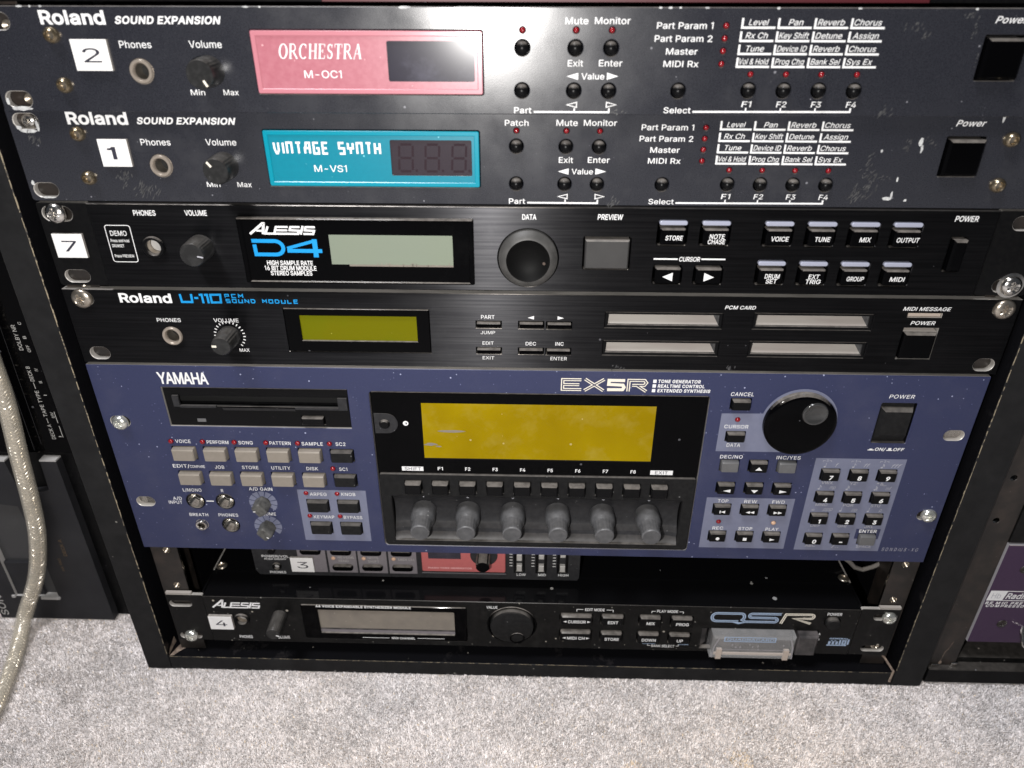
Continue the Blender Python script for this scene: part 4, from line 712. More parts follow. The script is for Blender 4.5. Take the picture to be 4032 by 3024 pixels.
SERIF = {
 'O': [(arc(.5, .5, .40, 0, 360, 18, .48), 'v')], 'C': [(arc(.55, .5, .42, 50, 310, 14, .48), 'v'), ([(.84, .70), (.84, .95)], .05)],
 'R': [([(.18, 0), (.18, 1)], .17), ([(.18, .97)] + arc(.48, .74, .26, 90, -90, 8, .23) + [(.18, .51)], .09), ([(.5, .5), (.95, .02)], .15), ([(0, .02), (.4, .02)], .04), ([(0, .98), (.3, .98)], .04), ([(.8, .02), (1.05, .02)], .04)],
 'H': [([(.18, 0), (.18, 1)], .17), ([(.82, 0), (.82, 1)], .17), ([(.18, .52), (.82, .52)], .06), ([(0, .02), (.36, .02)], .04), ([(.64, .02), (1, .02)], .04), ([(0, .98), (.36, .98)], .04), ([(.64, .98), (1, .98)], .04)],
 'E': [([(.2, 0), (.2, 1)], .17), ([(.0, .97), (.85, .97)], .06), ([(.0, .03), (.88, .03)], .06), ([(.2, .52), (.6, .52)], .06), ([(.84, .98), (.84, .78)], .06), ([(.88, .02), (.88, .24)], .06), ([(.6, .4), (.6, .64)], .05)],
 'S': [(arc(.48, .74, .3, 30, 250, 8, .22) + arc(.5, .26, .33, 75, -150, 9, .23), 's'), ([(.8, .72), (.8, .97)], .05), ([(.14, .03), (.14, .28)], .05)],
 'T': [([(.5, 0), (.5, 1)], .17), ([(.02, .97), (.98, .97)], .06), ([(.04, .98), (.04, .76)], .05), ([(.96, .98), (.96, .76)], .05), ([(.3, .02), (.7, .02)], .04)],
 'A': [([(.12, 0), (.5, 1)], .06), ([(.5, 1), (.88, 0)], .17), ([(.25, .35), (.75, .35)], .05), ([(0, .02), (.28, .02)], .04), ([(.7, .02), (1.06, .02)], .04)],
}
def serif_text(mb, s, x0, x1, z0, h, shear=.16, y=-.06, mi=0, wf=1.35):
    wd = {'O': 1.05, 'S': .72, 'E': .85, 'T': .9}
    tot = sum(wd.get(c, 1) for c in s) + .16 * (len(s) - 1); k = (x1 - x0 - shear * h) / tot; x = x0
    for c in s:
        cw = wd.get(c, 1) * k
        for pth, w in SERIF[c]:
            P = [(x + a * cw + shear * b * h, z0 + b * h) for a, b in pth]; n = len(P)
            if w == 'v': ws = [h * (.045 + .085 * abs(a - .5) / .42) for a, b in pth]
            elif w == 's': ws = [h * (.05 + .065 * (1 - abs(i / (n - 1) - .5) * 2)) for i in range(n)]
            else: ws = h * w * .72
            mb.ribbon(P, ws, y, mi)
        x += cw + .16 * k

def sound_module(label, base, dx, dy, H, cyan):
    t = thing('sound_module', label, 'sound module', (dx, dy, Z0 + base), 'matching slim charcoal sound modules')
    bx = [231.3, 253.7, 268.7]; fx = [328.6, 343.6, 358.5, 373.5]
    btn = [(x, 27.0) for x in bx] + [(x, 10.1) for x in bx] + [(298.6, 10.3)] + [(x, 10.6) for x in fx]
    leds = [(x, 33.8) for x in bx] + [(315.7, z) for z in (35.6, 30.8, 26.0, 21.0)] + [(x, 17.0) for x in fx]
    holes = [(circ(x, z, 3.25, 22), 1) for x, z in btn] + [(circ(x, z, 1.3, 12), 1) for x, z in leds]
    holes += [(slot_hole(8.7, 36.6), 3), (slot_hole(8.4, 5.4), 3), (slot_hole(473.5, 36.6), 3), (slot_hole(473.5, 5.4), 3)]
    holes += [(circ(66.3, 17.1, 5.2, 30), 1), (circ(96.2, 17.3, 3.4, 20), 1), (rr(422.6, 439.8, 14.9, 32.5, .6, 3), 2), (rr(116, 214.7, 8.1, 33.7, .8, 3), 1)]
    mb = MB(); mb.panel(rr(.3, 482, .2, H, 1.6, 5), holes, 0, 3.0, .3, 0, 1)
    mb.build('front_panel', ['charcoal', 'charcoal', 'black_plastic', 'alu'], t)
    body(t, 24, 458, .6, H - 1.2)
    for x, z in btn: place('button', DOME, t, (x, .4, z))
    for x, z in leds: place('indicator_light', LED, t, (x, .2, z))
    for x, z in ((31.4, 31.3), (31.0, 11.4), (450.4, 31.4), (450.7, 11.3)): place('bolt', BOLT, t, (x, 0, z))
    mb = jack_socket(5.4, 3.3); place('jack_socket', mb, t, (66.3, .2, 17.1))
    kn = place('volume_knob', fluted_knob(6.4, 11.5, 'knob_black', 26, taper=.93, flute=.012), t, (96.2, 0, 17.3))
    knob_pointer(5.9, 11.5, 128 if cyan else -62, 'cream_ink', 1.0, kn)
    # label window
    pre = 'cyan' if cyan else 'pink'
    bz = MB(); bz.panel(rr(116.3, 214.4, 8.4, 33.4, .8, 3), [(rr(173.8, 211.0, 13.5, 29.5, .8, 3), 1), (rr(118.6, 172.6, 10.4, 31.2), 1)], -.55, 1.0, .35, 0, 1)
    bz = MB(); bz.panel(rr(116.3, 214.4, 8.4, 33.4, .8, 3), [(rr(118.5, 212.2, 10.5, 31.3), 0)], -.75, 1.4, .3, 0, 0)
    D = bz.build('label_frame', [pre + '_edge'], t)
    fc = MB(); fc.panel(rr(118.5, 212.2, 10.5, 31.3), [(rr(173.8, 211.0, 13.5, 29.5, .7, 3), 1)], -.3, 1.0, .02, 0, 1); fc.build('label_plate', [pre, 'black_ink'], D)
    wn = MB(); wn.rect(173.0, 211.8, 12.7, 30.3, .35); W_ = wn.build('display_window', 'smoke2' if cyan else 'smoke', D, smooth=0)
    if cyan:
        sg = MB()
        for cx in (177.2, 189.3, 201.6):
            w_, h_, s_, z_ = 6.2, 12.0, .6, 15.4
            P = lambda a, b: (cx + a * w_ + s_ * b * 1.2, z_ + b * h_)
            for q in (((.1, 1), (.9, 1)), ((.1, .5), (.9, .5)), ((.1, 0), (.9, 0)), ((0, .95), (0, .55)), ((0, .45), (0, .05)), ((1, .45), (1, .05)), ((1, .95), (1, .55))):
                sg.ribbon([P(*q[0]), P(*q[1])], .95, .28)
            sg.rect(cx + 7.6, cx + 8.6, 15.2, 16.2, .28)
        sg.build('digit_segments', 'segment', W_, smooth=0)
    # lettering
    lt = MB(); w = lt.text
    w('Roland', 27.8, 55.7, 35.3, 5.45, bold=0.027, sp=.95)
    w('SOUND EXPANSION', 59.7, 105.0, 35.6, 3.0, shear=.28, bold=0.028)
    w('Phones', 59.2, 73.0, 26.35, 2.8, bold=0.0044); w('Volume', 89.3, 103.4, 26.5, 2.8, bold=0.0044)
    w('Min', 86.0, 92.3, 7.5, 2.3, bold=0.0044); w('Max', 100.5, 107.2, 7.55, 2.3, bold=0.0044)
    if cyan:
        square_text(lt, 'VInTAGE SYnTH', 120.2, 169.6, 22.8, 28.5, .95, -.38, 0, .30)
        w('M-VS1', 137.9, 153.0, 15.0, 3.0, y=-.38, bold=0.0033)
    else:
        serif_text(lt, 'ORCHESTRA', 127.1, 163.6, 22.4, 5.9, y=-.38)
        w('M-OC1', 137.3, 153.5, 14.8, 3.0, y=-.38, bold=0.0033)
    w('Patch', 226.1, 236.7, 35.9, 2.55, bold=0.0066); w('Mute', 249.1, 258.6, 36.0, 2.6, bold=0.0066); w('Monitor', 261.3, 276.0, 36.1, 2.55, bold=0.0066)
    w('Exit', 250.7, 257.2, 19.8, 2.55, bold=0.0066); w('Enter', 263.9, 273.8, 19.9, 2.55, bold=0.0066); w('Value', 256.7, 266.5, 14.7, 2.45, bold=0.0066)
    lt.flat([(250.4, 15.9), (255.3, 14.5), (255.3, 17.3)]); lt.flat([(272.5, 16.0), (267.6, 17.4), (267.6, 14.6)])
    lt.ribbon([(250.9, 4.35), (255.1, 3.3), (255.1, 5.4)], .45, closed=True); lt.ribbon([(272.2, 4.45), (268.1, 5.5), (268.1, 3.4)], .45, closed=True)
    w('Part', 227.9, 235.5, .75, 2.5, bold=0.0083)
    lt.ribbon([(236.5, 1.35), (269.3, 1.35), (269.3, 3.0)], .75); lt.ribbon([(254.2, 1.35), (254.2, 3.0)], .6)
    for s_, a, b, z in (('Part Param 1', 287.1, 310.3, 34.4), ('Part Param 2', 286.6, 310.5, 29.5), ('Master', 291.8, 305.0, 24.6), ('MIDI Rx', 291.2, 306.0, 19.75)):
        w(s_, a, b, z, 2.45, bold=0.0066)
    cells = [['Level', 'Pan', 'Reverb', 'Chorus'], ['Rx Ch', 'Key Shift', 'Detune', 'Assign'], ['Tune', 'Device ID', 'Reverb', 'Chorus'], ['Vol & Hold', 'Prog Chg', 'Bank Sel', 'Sys Ex']]
    span = {'Level': (3.0, 11.2), 'Pan': (4.4, 10.4), 'Rx Ch': (2.4, 11.6), 'Tune': (3.4, 10.8), 'Reverb': (1.4, 12.4), 'Chorus': (1.4, 12.6), 'Detune': (1.4, 12.4), 'Assign': (1.8, 12.5), 'Sys Ex': (1.4, 12.2)}
    for i, row in enumerate(cells):
        for j, s_ in enumerate(row):
            x, z = 321.7 + j * 14.9, 34.5 - i * 4.98
            lt.ribbon([(x + .45, z + 4.0), (x + .45, z + .42), (x + 14.1, z + .42)], .85)
            a, b = span.get(s_, (1.3, 13.6)); w(s_, x + a, x + b, z + 1.35, 2.25, shear=.22, bold=0.0033)
    for i, x in enumerate(fx): w('F%d' % (i + 1), x - 2.1, x + 2.2, 3.8, 2.35, shear=.08, bold=0.0083)
    w('Select', 293.1, 304.9, 1.1, 2.45, bold=0.0083)
    lt.ribbon([(305.7, 1.75), (373.6, 2.0), (373.6, 3.6)], .8)
    for x in fx[:3]: lt.ribbon([(x, 1.9), (x, 3.5)], .6)
    w('Power', 424.7, 437.7, 36.85, 2.6, shear=.25, bold=0.0099)
    lt.build('lettering', 'white_ink', t, smooth=0)
    # rocker switch
    sw = MB(); sw.box(423.2, 439.2, -2.6, 8, 15.6, 31.4, 0, 1.1); S = sw.build('power_switch', 'black_gloss', t)
    return t
oc = sound_module('charcoal sound module with the pink label and number 2 tag, topmost of the readable panels', 258.4, 2.4, -2.9, 42.4, False)
vs = sound_module('charcoal sound module with the cyan label and number 1 tag, scuffed near its power switch', 217.4, 0, 0, 43.0, True)
number_tag(oc, '2', 38.9, 54.6, 17.4, 29.8)
number_tag(vs, '1', 39.9, 53.5, 16.9, 29.2, bold=0.0217)
add_chips(vs, [(8.7, 32.4, 8.5, 2.0), (13.5, 35, 1.6, 5), (4.6, 33.8, 2.6, 2.2), (3.1, 8.6, 1.6, 2.4), (8.4, 1.9, 8, 1.0), (411.6, 30.0, 2.0, 4.2), (412.6, 27.0, 1.1, 4.4), (402.6, 4.6, 4.2, 1.8), (404.3, 6.0, 1.2, 4.0), (411.2, 3.8, 1.6, 1.2), (405.3, 13.3, 1.0, 2.6), (395.2, 26.0, 1.2, 1.4), (444.6, 40.5, 1.2, 4.4), (434, 42.6, 3, .8), (437.5, 42.6, 1.8, .8)])
add_chips(vs, [(390, 6.3, 9, 6), (393, 9.5, 7, 4), (394, 14, 4, 8), (391, 20, 3.5, 10), (406, 28.5, 3.5, 8), (399, 14, 7, 2.2), (416, 30, 5, 3), (48, 12, 10, 4), (55, 6, 14, 6), (276.6, 1.6, 6.0, 4.4), (10, 29, 6, 5)], 'scuff_mark', 'scuff')
top_chips = [(20.5, 42.2, 2.6, .9), (25, 42.2, 1.2, .9), (29.5, 42.2, 1.6, .9), (9, 42.2, 3.4, 1.0), (116, 42.2, 3, .7), (122, 42.2, 1.2, .7), (182, 42.1, 5.6, 1.1), (206, 42.2, 2, .6), (212, 42.2, 20, .5), (288, 42.2, 1.6, .8), (292, 42.2, 2, .8), (296, 42.2, 1.2, .8), (307, 42.2, 2, .8), (336, 42.1, 1.6, 1.0), (369, 42.1, 1.6, .9), (416, 42.0, 1.4, .9)]
add_chips(oc, [(8.4, 1.6, 9.5, 2.0), (3.2, 4.4, 1.6, 3.6)] + top_chips)
add_chips(oc, [(392, 36, 7, 3), (414, 39.8, 5, 2.6), (417, 35, 2.2, 9), (398, 33, 4, 3), (388, 1.8, 6.5, 4.0), (273, 1.2, 6, 2.6), (421.6, 24, 1.0, 14)], 'scuff_mark', 'scuff')
place('screw', pan_screw(3.4, 2.0, 'steel'), vs, (8.4, 3.0, 36.2))

# ------------------------------------------------------------------ module above, only its lower edge in view
tm = thing('dark_rack_unit', 'dark unit with a deep red middle, just showing along the top of the picture', 'rack unit', (0, 0, Z0 + 302.2))
mb = MB(); mb.box(0, 482, 1.5, 4, 0, 44, 0, .3); mb.build('front_panel', 'black_satin', tm)
mb = MB(); mb.box(150, 400, .2, 1.5, .2, 43, 0, .1); mb.build('red_panel', 'dark_red', tm)
body(tm, 24, 458, 1, 43, 4.5)

# ------------------------------------------------------------------ drum module
dm = thing('drum_module', 'black drum module with the number 7 tag, grey-green screen and big data wheel', 'drum module', (0, 0, Z0 + 173))
holes = [(slot_hole(9.9, 38.3, 14.5, 7.0), 3), (slot_hole(10.6, 6.4, 12.5, 6.4), 3)]
mb = MB(); mb.panel(rr(.6, 25.8, 1.5, 43.8, 1.5, 4), holes, .3, 2.6, .25, 0, 1); mb.build('rack_ear', ['black_satin', 'alu', 'alu', 'alu'], dm)
holes = [(slot_hole(470.5, 37.7, 12.5, 6.6), 3), (slot_hole(470.8, 6.6, 12.5, 6.6), 3)]
mb = MB(); mb.panel(rr(456.4, 481.6, 1.5, 43.8, 1.5, 4), holes, .3, 2.6, .25, 0, 1); mb.build('rack_ear', ['black_satin', 'alu', 'alu', 'alu'], dm)
kx1 = [298.6, 318.8, 348.4, 368.4, 388.3, 408.2]; kx2 = [348.0, 368.1, 388.0, 408.1]
holes = [(circ(54, 22.6, 4.6, 28), 2), (circ(77.9, 22.6, 3, 16), 1), (circ(237.2, 18.8, 14.8, 40), 1), (rr(263.8, 286.4, 13.5, 29.9, .8, 3), 1), (rr(437, 444.6, 14.2, 31.4, .3, 2), 1)]
holes += [(rr(x, x + 14.1, 25.9, 38.5, 1.4, 4), 1) for x in kx1] + [(rr(x, x + 14.3, 6.3, 19.1, 1.4, 4), 1) for x in kx2] + [(rr(x, x + 14.1, 6.2, 15.9, 1.4, 4), 1) for x in (298.3, 318.1)]
mb = MB(); mb.panel(rr(26, 456, 1.7, 43.8), holes, -1.2, 3.6, .3, 0, 1, 2); mb.build('front_panel', ['black_brushed', 'black_plastic', 'dark_grey', 'alu'], dm)
body(dm, 26, 456, 2.2, 43.2)
number_tag(dm, '7', 4.7, 19.6, 16.6, 28.7, y=.3, bold=0)
place('screw', pan_screw(5.0, 3.0, 'steel'), dm, (9.6, -.2, 38.7), (0, .3, 0)); place('screw', pan_screw(5.0, 3.0, 'steel'), dm, (472.8, -.6, 7.0))
mb = MB(); mb.lathe([(5.2, -.2), (5.9, .3)], 472.8, 7.0, 24); mb.lathe([(6.4, -.0), (6.4, .6)], 472.8, 7.0, 24); mb.lathe([(5.0, -.4), (6.5, -.2), (6.5, .3)], 472.8, 7.0, 24); mb.build('washer', 'steel', dm)
Y = -1.2
place('jack_socket', jack_socket(5.9, 3.6, 'black_plastic'), dm, (54, Y, 22.6)); 
mb = MB(); mb.lathe([(0, 2.6), (3.4, 3.2)], 54, 22.6, 24); mb.build('jack_contact', 'deck_edge', dm)
kn = place('volume_knob', fluted_knob(6.3, 12.0, 'knob_black', 30, taper=.94, flute=.01), dm, (77.6, Y, 22.8)); knob_pointer(5.9, 12.0, -12, 'grey_ink', .7, kn)
# display block
d = MB(); d.panel(rr(97.8, 211.0, 5.4, 38.2, .6, 3), [(rr(100.4, 208.6, 6.6, 37.0), 0)], Y - 2.6, 2.6, .5, 0, 0); DB = d.build('display_frame', ['black_gloss'], dm)
d = MB(); d.rect(100.2, 208.8, 6.4, 37.2, Y - 2.0); d.build('display_glass', 'black_gloss', DB, smooth=0)
d = MB(); d.rect(141.4, 200.9, 15.4, 30.3, Y - 2.08); d.build('lcd_screen', 'lcd_green', DB, smooth=0)
d = MB()
for k in range(26): x = 163 + RNG.random() * 37; d.rect(x, x + RNG.uniform(.15, .5), 14.6, 14.6 + RNG.uniform(.8, 2.0), Y - 2.16)
d.rect(150, 200.9, 14.5, 15.4, Y - 2.12); d.build('screen_lower_edge', 'lcd_grey', DB, smooth=0)
yb = Y - 2.1; lg = MB()
def alesis(mb, x0, z0, w, h, y, lw):
    q = lambda a, b: (x0 + a * w + b * h * .22, z0 + lw / 2 + b * (h - lw))
    mb.ribbon([q(.0, -.06), q(.17, 1.0), q(.185, 1.0), q(.20, -.06)], [lw * 1.1, lw * 1.3, lw * 1.3, lw * 1.35], y); mb.ribbon([q(.09, .28), q(.2, .28)], lw * .9, y)
    mb.ribbon([q(.255, .72), q(.235, 0), q(.60, 0)], lw, y)
    mb.ribbon([q(.56, .68), q(.38, .68), q(.375, .34), q(.56, .34)], lw * .95, y); mb.ribbon([q(.375, .4), q(.37, 0)], lw, y)
    for s_ in (.60, .83): mb.ribbon([q(s_ + .14, .68), q(s_ + .0, .68), q(s_ - .005, .36), q(s_ + .135, .32), q(s_ + .13, 0), q(s_ - .02, 0)], lw, y)
    mb.ribbon([q(.785, .80), q(.77, -.06)], lw * 1.1, y)
alesis(lg, 103.6, 30.1, 31.8, 5.9, yb, 1.0); lg.build('brand_lettering', 'white_ink', DB, smooth=0)
lg = MB()
q = lambda a, b: (103.2 + a, 19.2 + b)
lg.ribbon([q(.4, 7.7), q(11.5, 7.7)] + [q(11.5 + 3.9 * math.sin(math.radians(a)), 4.3 + 3.4 * math.cos(math.radians(a))) for a in range(10, 180, 17)] + [q(11.5, .9), q(1.7, .9), q(1.5, 5.9)], 1.85, yb)
lg.ribbon([q(17.3, 4.1), q(31.5, 8.1)], 1.5, yb); lg.ribbon([q(17.2, 2.9), q(34.2, 2.9)], 1.9, yb); lg.ribbon([q(31.0, 8.8), q(31.0, -.3)], 2.4, yb)
lg.build('model_lettering', 'blue_ink', DB, smooth=0)
lg = MB()
for s_, a, b, z in (('HIGH SAMPLE RATE', 109.4, 132.0, 14.7), ('16 BIT DRUM MODULE', 107.8, 133.4, 12.0), ('STEREO SAMPLES', 110.4, 131.0, 9.4)): lg.text(s_, a, b, z, 2.35, yb, bold=0.0174, sp=.95)
lg.build('small_lettering', 'white_ink', DB, smooth=0)
# data wheel: a dished disc in a round recess
mb = MB(); mb.lathe([(0, -2.2), (4, -2.5), (9.0, -4.4), (9.8, -5.4), (10.6, -5.8), (12.2, -5.2), (14.3, -2.6), (14.6, 2)], 237.2, 18.8, 44, mis=[1, 1, 1, 1, 0, 0, 0]); mb.build('data_wheel', ['data_wheel', 'wheel_cap'], dm)
mb = MB(); mb.box(264.6, 285.7, Y - 1.6, 6, 14.2, 28.6, 0, .6); mb.build('preview_button', 'pad', dm)
mb = MB(); mb.box(437.9, 444.3, Y - 2.6, 6, 14.9, 30.4, 0, .9); mb.build('power_switch', 'black_gloss', dm)
lens = MB(); lens.prism(rr(-6.6, 6.6, -1.05, 1.05, 1.0, 5), -1.0, 2, .35); LENS = lens.mesh('lens', 'lens')
cap = MB(); cap.prism(rr(-6.0, 6.0, -4.0, 4.0, .9, 3), -2.2, 4, .7); CAPM = cap.mesh('button', 'black_gloss')
def lensed(x, z0, words):
    b = place('button', CAPM, dm, (x + 7.2, Y, z0 + 4.9)); place('lens', LENS, dm, (x + 7.1, Y, z0 + 11.2))
    lg = MB(); n = len(words); lw = {5: 8.2, 4: 7.2, 3: 5.4, 6: 10.6}
    for k, s_ in enumerate(words):
        h = 2.3; wd_ = lw.get(len(s_), 8.0); z = (-1.6 if n == 1 else -.9 - k * 2.55 + .2)
        lg.text(s_, -wd_ / 2 + .5, wd_ / 2 + .5, z, h, -2.26, .1, .014, sp=.98)
    lg.build('legend', 'white_ink', b, smooth=0)
for x, ws in zip(kx1, (['STORE'], ['NOTE', 'CHASE'], ['VOICE'], ['TUNE'], ['MIX'], ['OUTPUT'])): lensed(x, 25.9, ws)
for x, ws in zip(kx2, (['DRUM', 'SET'], ['EXT', 'TRIG'], ['GROUP'], ['MIDI'])): lensed(x, 6.3, ws)
cap = MB(); cap.prism(rr(-6.3, 6.3, -4.1, 4.1, .9, 3), -2.2, 4, .7); CAPA = cap.mesh('button', 'black_gloss')
for x, s_ in ((298.3, -1), (318.1, 1)):
    b = place('button', CAPA, dm, (x + 7.1, Y, 11.0)); lg = MB(); lg.flat([(-2.3 * s_ - .1, -2.4), (2.6 * s_ - .1, -.2), (-2.3 * s_ - .1, 2.0)] if s_ < 0 else [(-2.4, -2.4), (2.5, -.2), (-2.4, 2.0)], -2.27)
    lg.build('legend', 'white_ink', b, smooth=0)
lt = MB(); yl = Y - .06
for s_, a, b, z in (('PHONES', 48.0, 58.8, 38.2), ('VOLUME', 72.9, 83.6, 38.4), ('DATA', 234.2, 240.9, 37.9), ('PREVIEW', 269.8, 281.8, 38.2), ('POWER', 436.0, 446.8, 38.9), ('CURSOR', 310.3, 320.4, 17.95)):
    lt.text(s_, a, b, z, 2.65 if s_ != 'CURSOR' else 2.35, yl, .1 if b > 260 else 0, .016, sp=.96)
lt.rect(298.0, 309.6, 18.75, 19.5, yl); lt.rect(321.0, 332.5, 18.85, 19.6, yl)
lt.ribbon(rr(32.2, 44.5, 14.8, 33.3, 1.2, 4)(), .35, yl, closed=True)
lt.text('DEMO', 34.1, 42.2, 28.1, 2.5, yl, bold=0.0066); lt.text('Press and hold', 33.4, 42.5, 24.9, 1.5, yl, bold=0.0083); lt.text('DRUMSET', 33.5, 39.4, 22.3, 1.5, yl, bold=0.0083); lt.text('Press PREVIEW', 33.4, 43.1, 17.1, 1.5, yl, bold=0.0083)
lt.build('lettering', 'white_ink', dm, smooth=0)

# ------------------------------------------------------------------ four-slot black module
um = thing('sample_playback_module', 'black one-unit module with olive green screen and four empty card slots', 'sound module', (0, 0, Z0 + 129.8))
slots = [(276.6, 336.2, 24.6, 33.5), (351.5, 411.3, 24.8, 33.9), (276.4, 336.3, 8.9, 17.6), (351.5, 411.4, 9.0, 18.2)]
keys = [(210.9, 224.0, 23.6, 27.7), (232.7, 245.7, 23.5, 27.9), (247.0, 260.0, 23.4, 27.8), (210.8, 224.0, 8.8, 12.6), (232.7, 245.9, 8.8, 12.7), (247.0, 260.1, 8.7, 12.6)]
holes = [(slot_hole(10.0, 37.4, 10.5, 6.8), 3), (slot_hole(10.2, 6.3, 10.5, 7.0), 3), (slot_hole(473.7, 37.6, 10.5, 6.8), 3), (slot_hole(473.7, 6.2, 10.5, 7.0), 3)]
holes += [(rr(*s_), 1) for s_ in slots] + [(rr(*k), 1) for k in keys] + [(circ(51.7, 17.1, 5.0, 28), 1), (circ(82, 17.5, 3, 16), 1), (rr(427.6, 445.2, 8.9, 26.8), 2), (rr(427.7, 444.8, 32.4, 34.8), 2), (rr(112.2, 187.1, 8.9, 33.7), 1)]
mb = MB(); mb.panel(rr(.2, 481.6, .7, 42.6), holes, 0, 4.4, .22, 0, 1, 2); mb.build('front_panel', ['black_brushed', 'black_plastic', 'alu', 'alu'], um)
body(um, 24, 458, 1.0, 41.8)
place('screw', pan_screw(5.2, 2.4, 'old_steel'), um, (9.5, -.2, 37.6)); place('screw', pan_screw(5.2, 2.4, 'old_steel'), um, (474.0, -.2, 37.6))
mb = MB(); mb.box(5, 15, 4.5, 5.6, 2.5, 10, 0); mb.build('slot_nut', 'steel', um); mb = MB(); mb.box(469, 479, 4.5, 5.6, 2.5, 10); mb.build('slot_nut', 'steel', um)
for x0, x1, z0, z1 in slots:
    mb = MB(); mb.panel(rr(x0, x1, z0, z1), [(rr(x0 + 1.7, x1 - 1.7, z0 + 1.9, z1 - 1.5), 1)], .5, 1.2, .35, 0, 1)
    S = mb.build('card_slot', ['black_plastic', 'dark_grey'], um)
    mb = MB(); a, b, c, d_ = x0 + 1.7, x1 - 1.7, z0 + 1.9, z1 - 1.5
    mb.add([(a, 1.7, c), (b, 1.7, c), (b - 2.6, 5.4, c + 4.6), (a + .2, 5.4, c + 4.6)], [(0, 1, 2, 3)]); mb.add([(a, 5.4, c + 4.6), (b, 5.4, c + 4.6), (b, 5.4, d_), (a, 5.4, d_)], [(0, 1, 2, 3)], 1)
    mb.add([(b, 1.7, c), (b, 1.7, d_), (b - 2.6, 5.4, d_), (b - 2.6, 5.4, c + 4.6)], [(0, 1, 2, 3)], 2)
    mb.build('flap', ['flap', 'hole', 'scuff'], S, smooth=0)
for x0, x1, z0, z1 in keys:
    mb = MB(); w_ = x1 - x0 - 1.2; prof = [(-1.7, 1.4), (-1.9, .9), (-2.0, .2), (-1.3, -1.0), (.6, -1.6)]
    vs_ = []; cx, cz = (x0 + x1) / 2, (z0 + z1) / 2
    for yy, zz in [(1.5, 1.55)] + prof: vs_ += [(cx - w_ / 2, yy - .6, cz + zz), (cx + w_ / 2, yy - .6, cz + zz)]
    n_ = len(vs_) // 2; fs_ = [(2 * i, 2 * i + 2, 2 * i + 3, 2 * i + 1) for i in range(n_ - 1)] + [tuple(2 * i for i in range(n_)), tuple(2 * i + 1 for i in reversed(range(n_)))]
    mb.add(vs_, fs_); mb.build('button', 'steel' if False else 'black_gloss', um)
place('jack_socket', jack_socket(5.6, 3.5), um, (51.7, .1, 17.1))
kn = place('volume_knob', fluted_knob(5.6, 13.0, 'knob_black', 22, taper=.90, flute=.02), um, (82, 0, 17.5)); knob_pointer(5.0, 13.0, 178, 'cream_ink', 1.2, kn)
d = MB(); d.panel(rr(112.4, 186.9, 9.1, 33.5), [(rr(120.0, 180.4, 15.4, 29.6), 0)], -.35, 1.2, .25, 0, 0); DB = d.build('display_frame', ['black_gloss'], um)
d = MB(); d.rect(119.6, 180.8, 15.0, 30.0, .6); d.build('lcd_screen', 'lcd_olive', DB, smooth=0)
lt = MB(); w = lt.text
w('Roland', 28.8, 55.8, 35.6, 5.2, bold=0.027, sp=.95)
for s_, a, b, z, h in (('PHONES', 45.4, 57.9, 25.0, 2.1), ('VOLUME', 75.1, 88.1, 25.2, 2.1), ('MAX', 85.6, 90.9, 8.2, 1.9), ('PART', 213.6, 220.5, 28.9, 2.1), ('JUMP', 213.2, 220.7, 20.3, 1.8), ('EDIT', 214.1, 219.9, 14.2, 1.85), ('EXIT', 214.0, 220.1, 5.6, 1.85), ('DEC', 236.5, 241.9, 14.1, 2.0), ('INC', 251.9, 256.2, 14.2, 2.0), ('ENTER', 249.6, 258.2, 5.6, 2.0)): w(s_, a, b, z, h, bold=0.0055)
w('PCM CARD', 336.3, 351.7, 35.8, 1.95, shear=.2, bold=0.011); w('MIDI MESSAGE', 424.6, 448.2, 36.2, 2.0, shear=.2, bold=0.011); w('POWER', 430.2, 442.5, 28.5, 2.0, shear=.2, bold=0.011)
lt.flat([(237.4, 29.8), (240.6, 28.9), (240.6, 30.8)]); lt.flat([(255.8, 29.8), (252.6, 30.8), (252.6, 28.9)])
for k in range(21):
    a = math.radians(235 - k * 14.0); lt.ribbon([(82 + 7.0 * math.cos(a), 17.5 + 7.0 * math.sin(a)), (82 + 8.3 * math.cos(a), 17.5 + 8.3 * math.sin(a))], .5)
lt.build('lettering', 'white_ink', um, smooth=0)
lg = MB()
lg.ribbon([(60.6, 40.6), (60.9, 36.3), (66.2, 36.3), (66.4, 40.7)], 1.15); lg.rect(67.7, 69.7, 38.0, 39.1)
for x in (70.3, 73.0): lg.ribbon([(x, 40.3), (x + 1.5, 40.4), (x + 1.6, 35.7)], 1.1)
lg.ribbon([(76.3, 36.2), (81.0, 36.3), (81.3, 40.5), (76.2, 40.4)], 1.1, closed=True)
square_text(lg, 'PCM', 83.4, 93.0, 38.75, 41.0, .52); square_text(lg, 'SOUND MODULE', 83.6, 120.7, 36.0, 38.3, .52)
lg.build('model_lettering', 'blue_ink', um, smooth=0)
mb = MB(); mb.box(428.4, 444.4, -1.6, 6, 9.9, 24.2, 0, .9); mb.build('power_switch', 'black_gloss', um)
mb = MB(); mb.add([(428, .5, 24.6), (444.8, .5, 24.6), (443, 4.5, 26.6), (428, 4.5, 26.6)], [(0, 1, 2, 3)]); mb.build('switch_recess', 'flap', um, smooth=0)
mb = MB(); mb.box(428, 444.5, 1.4, 3, 32.6, 34.6); mb.build('message_lamp', 'card_clip', um)
add_chips(um, [(344, 2.4, 4.2, 4.2), (285, 2.0, 7, 3)], 'scuff_mark', 'scuff')

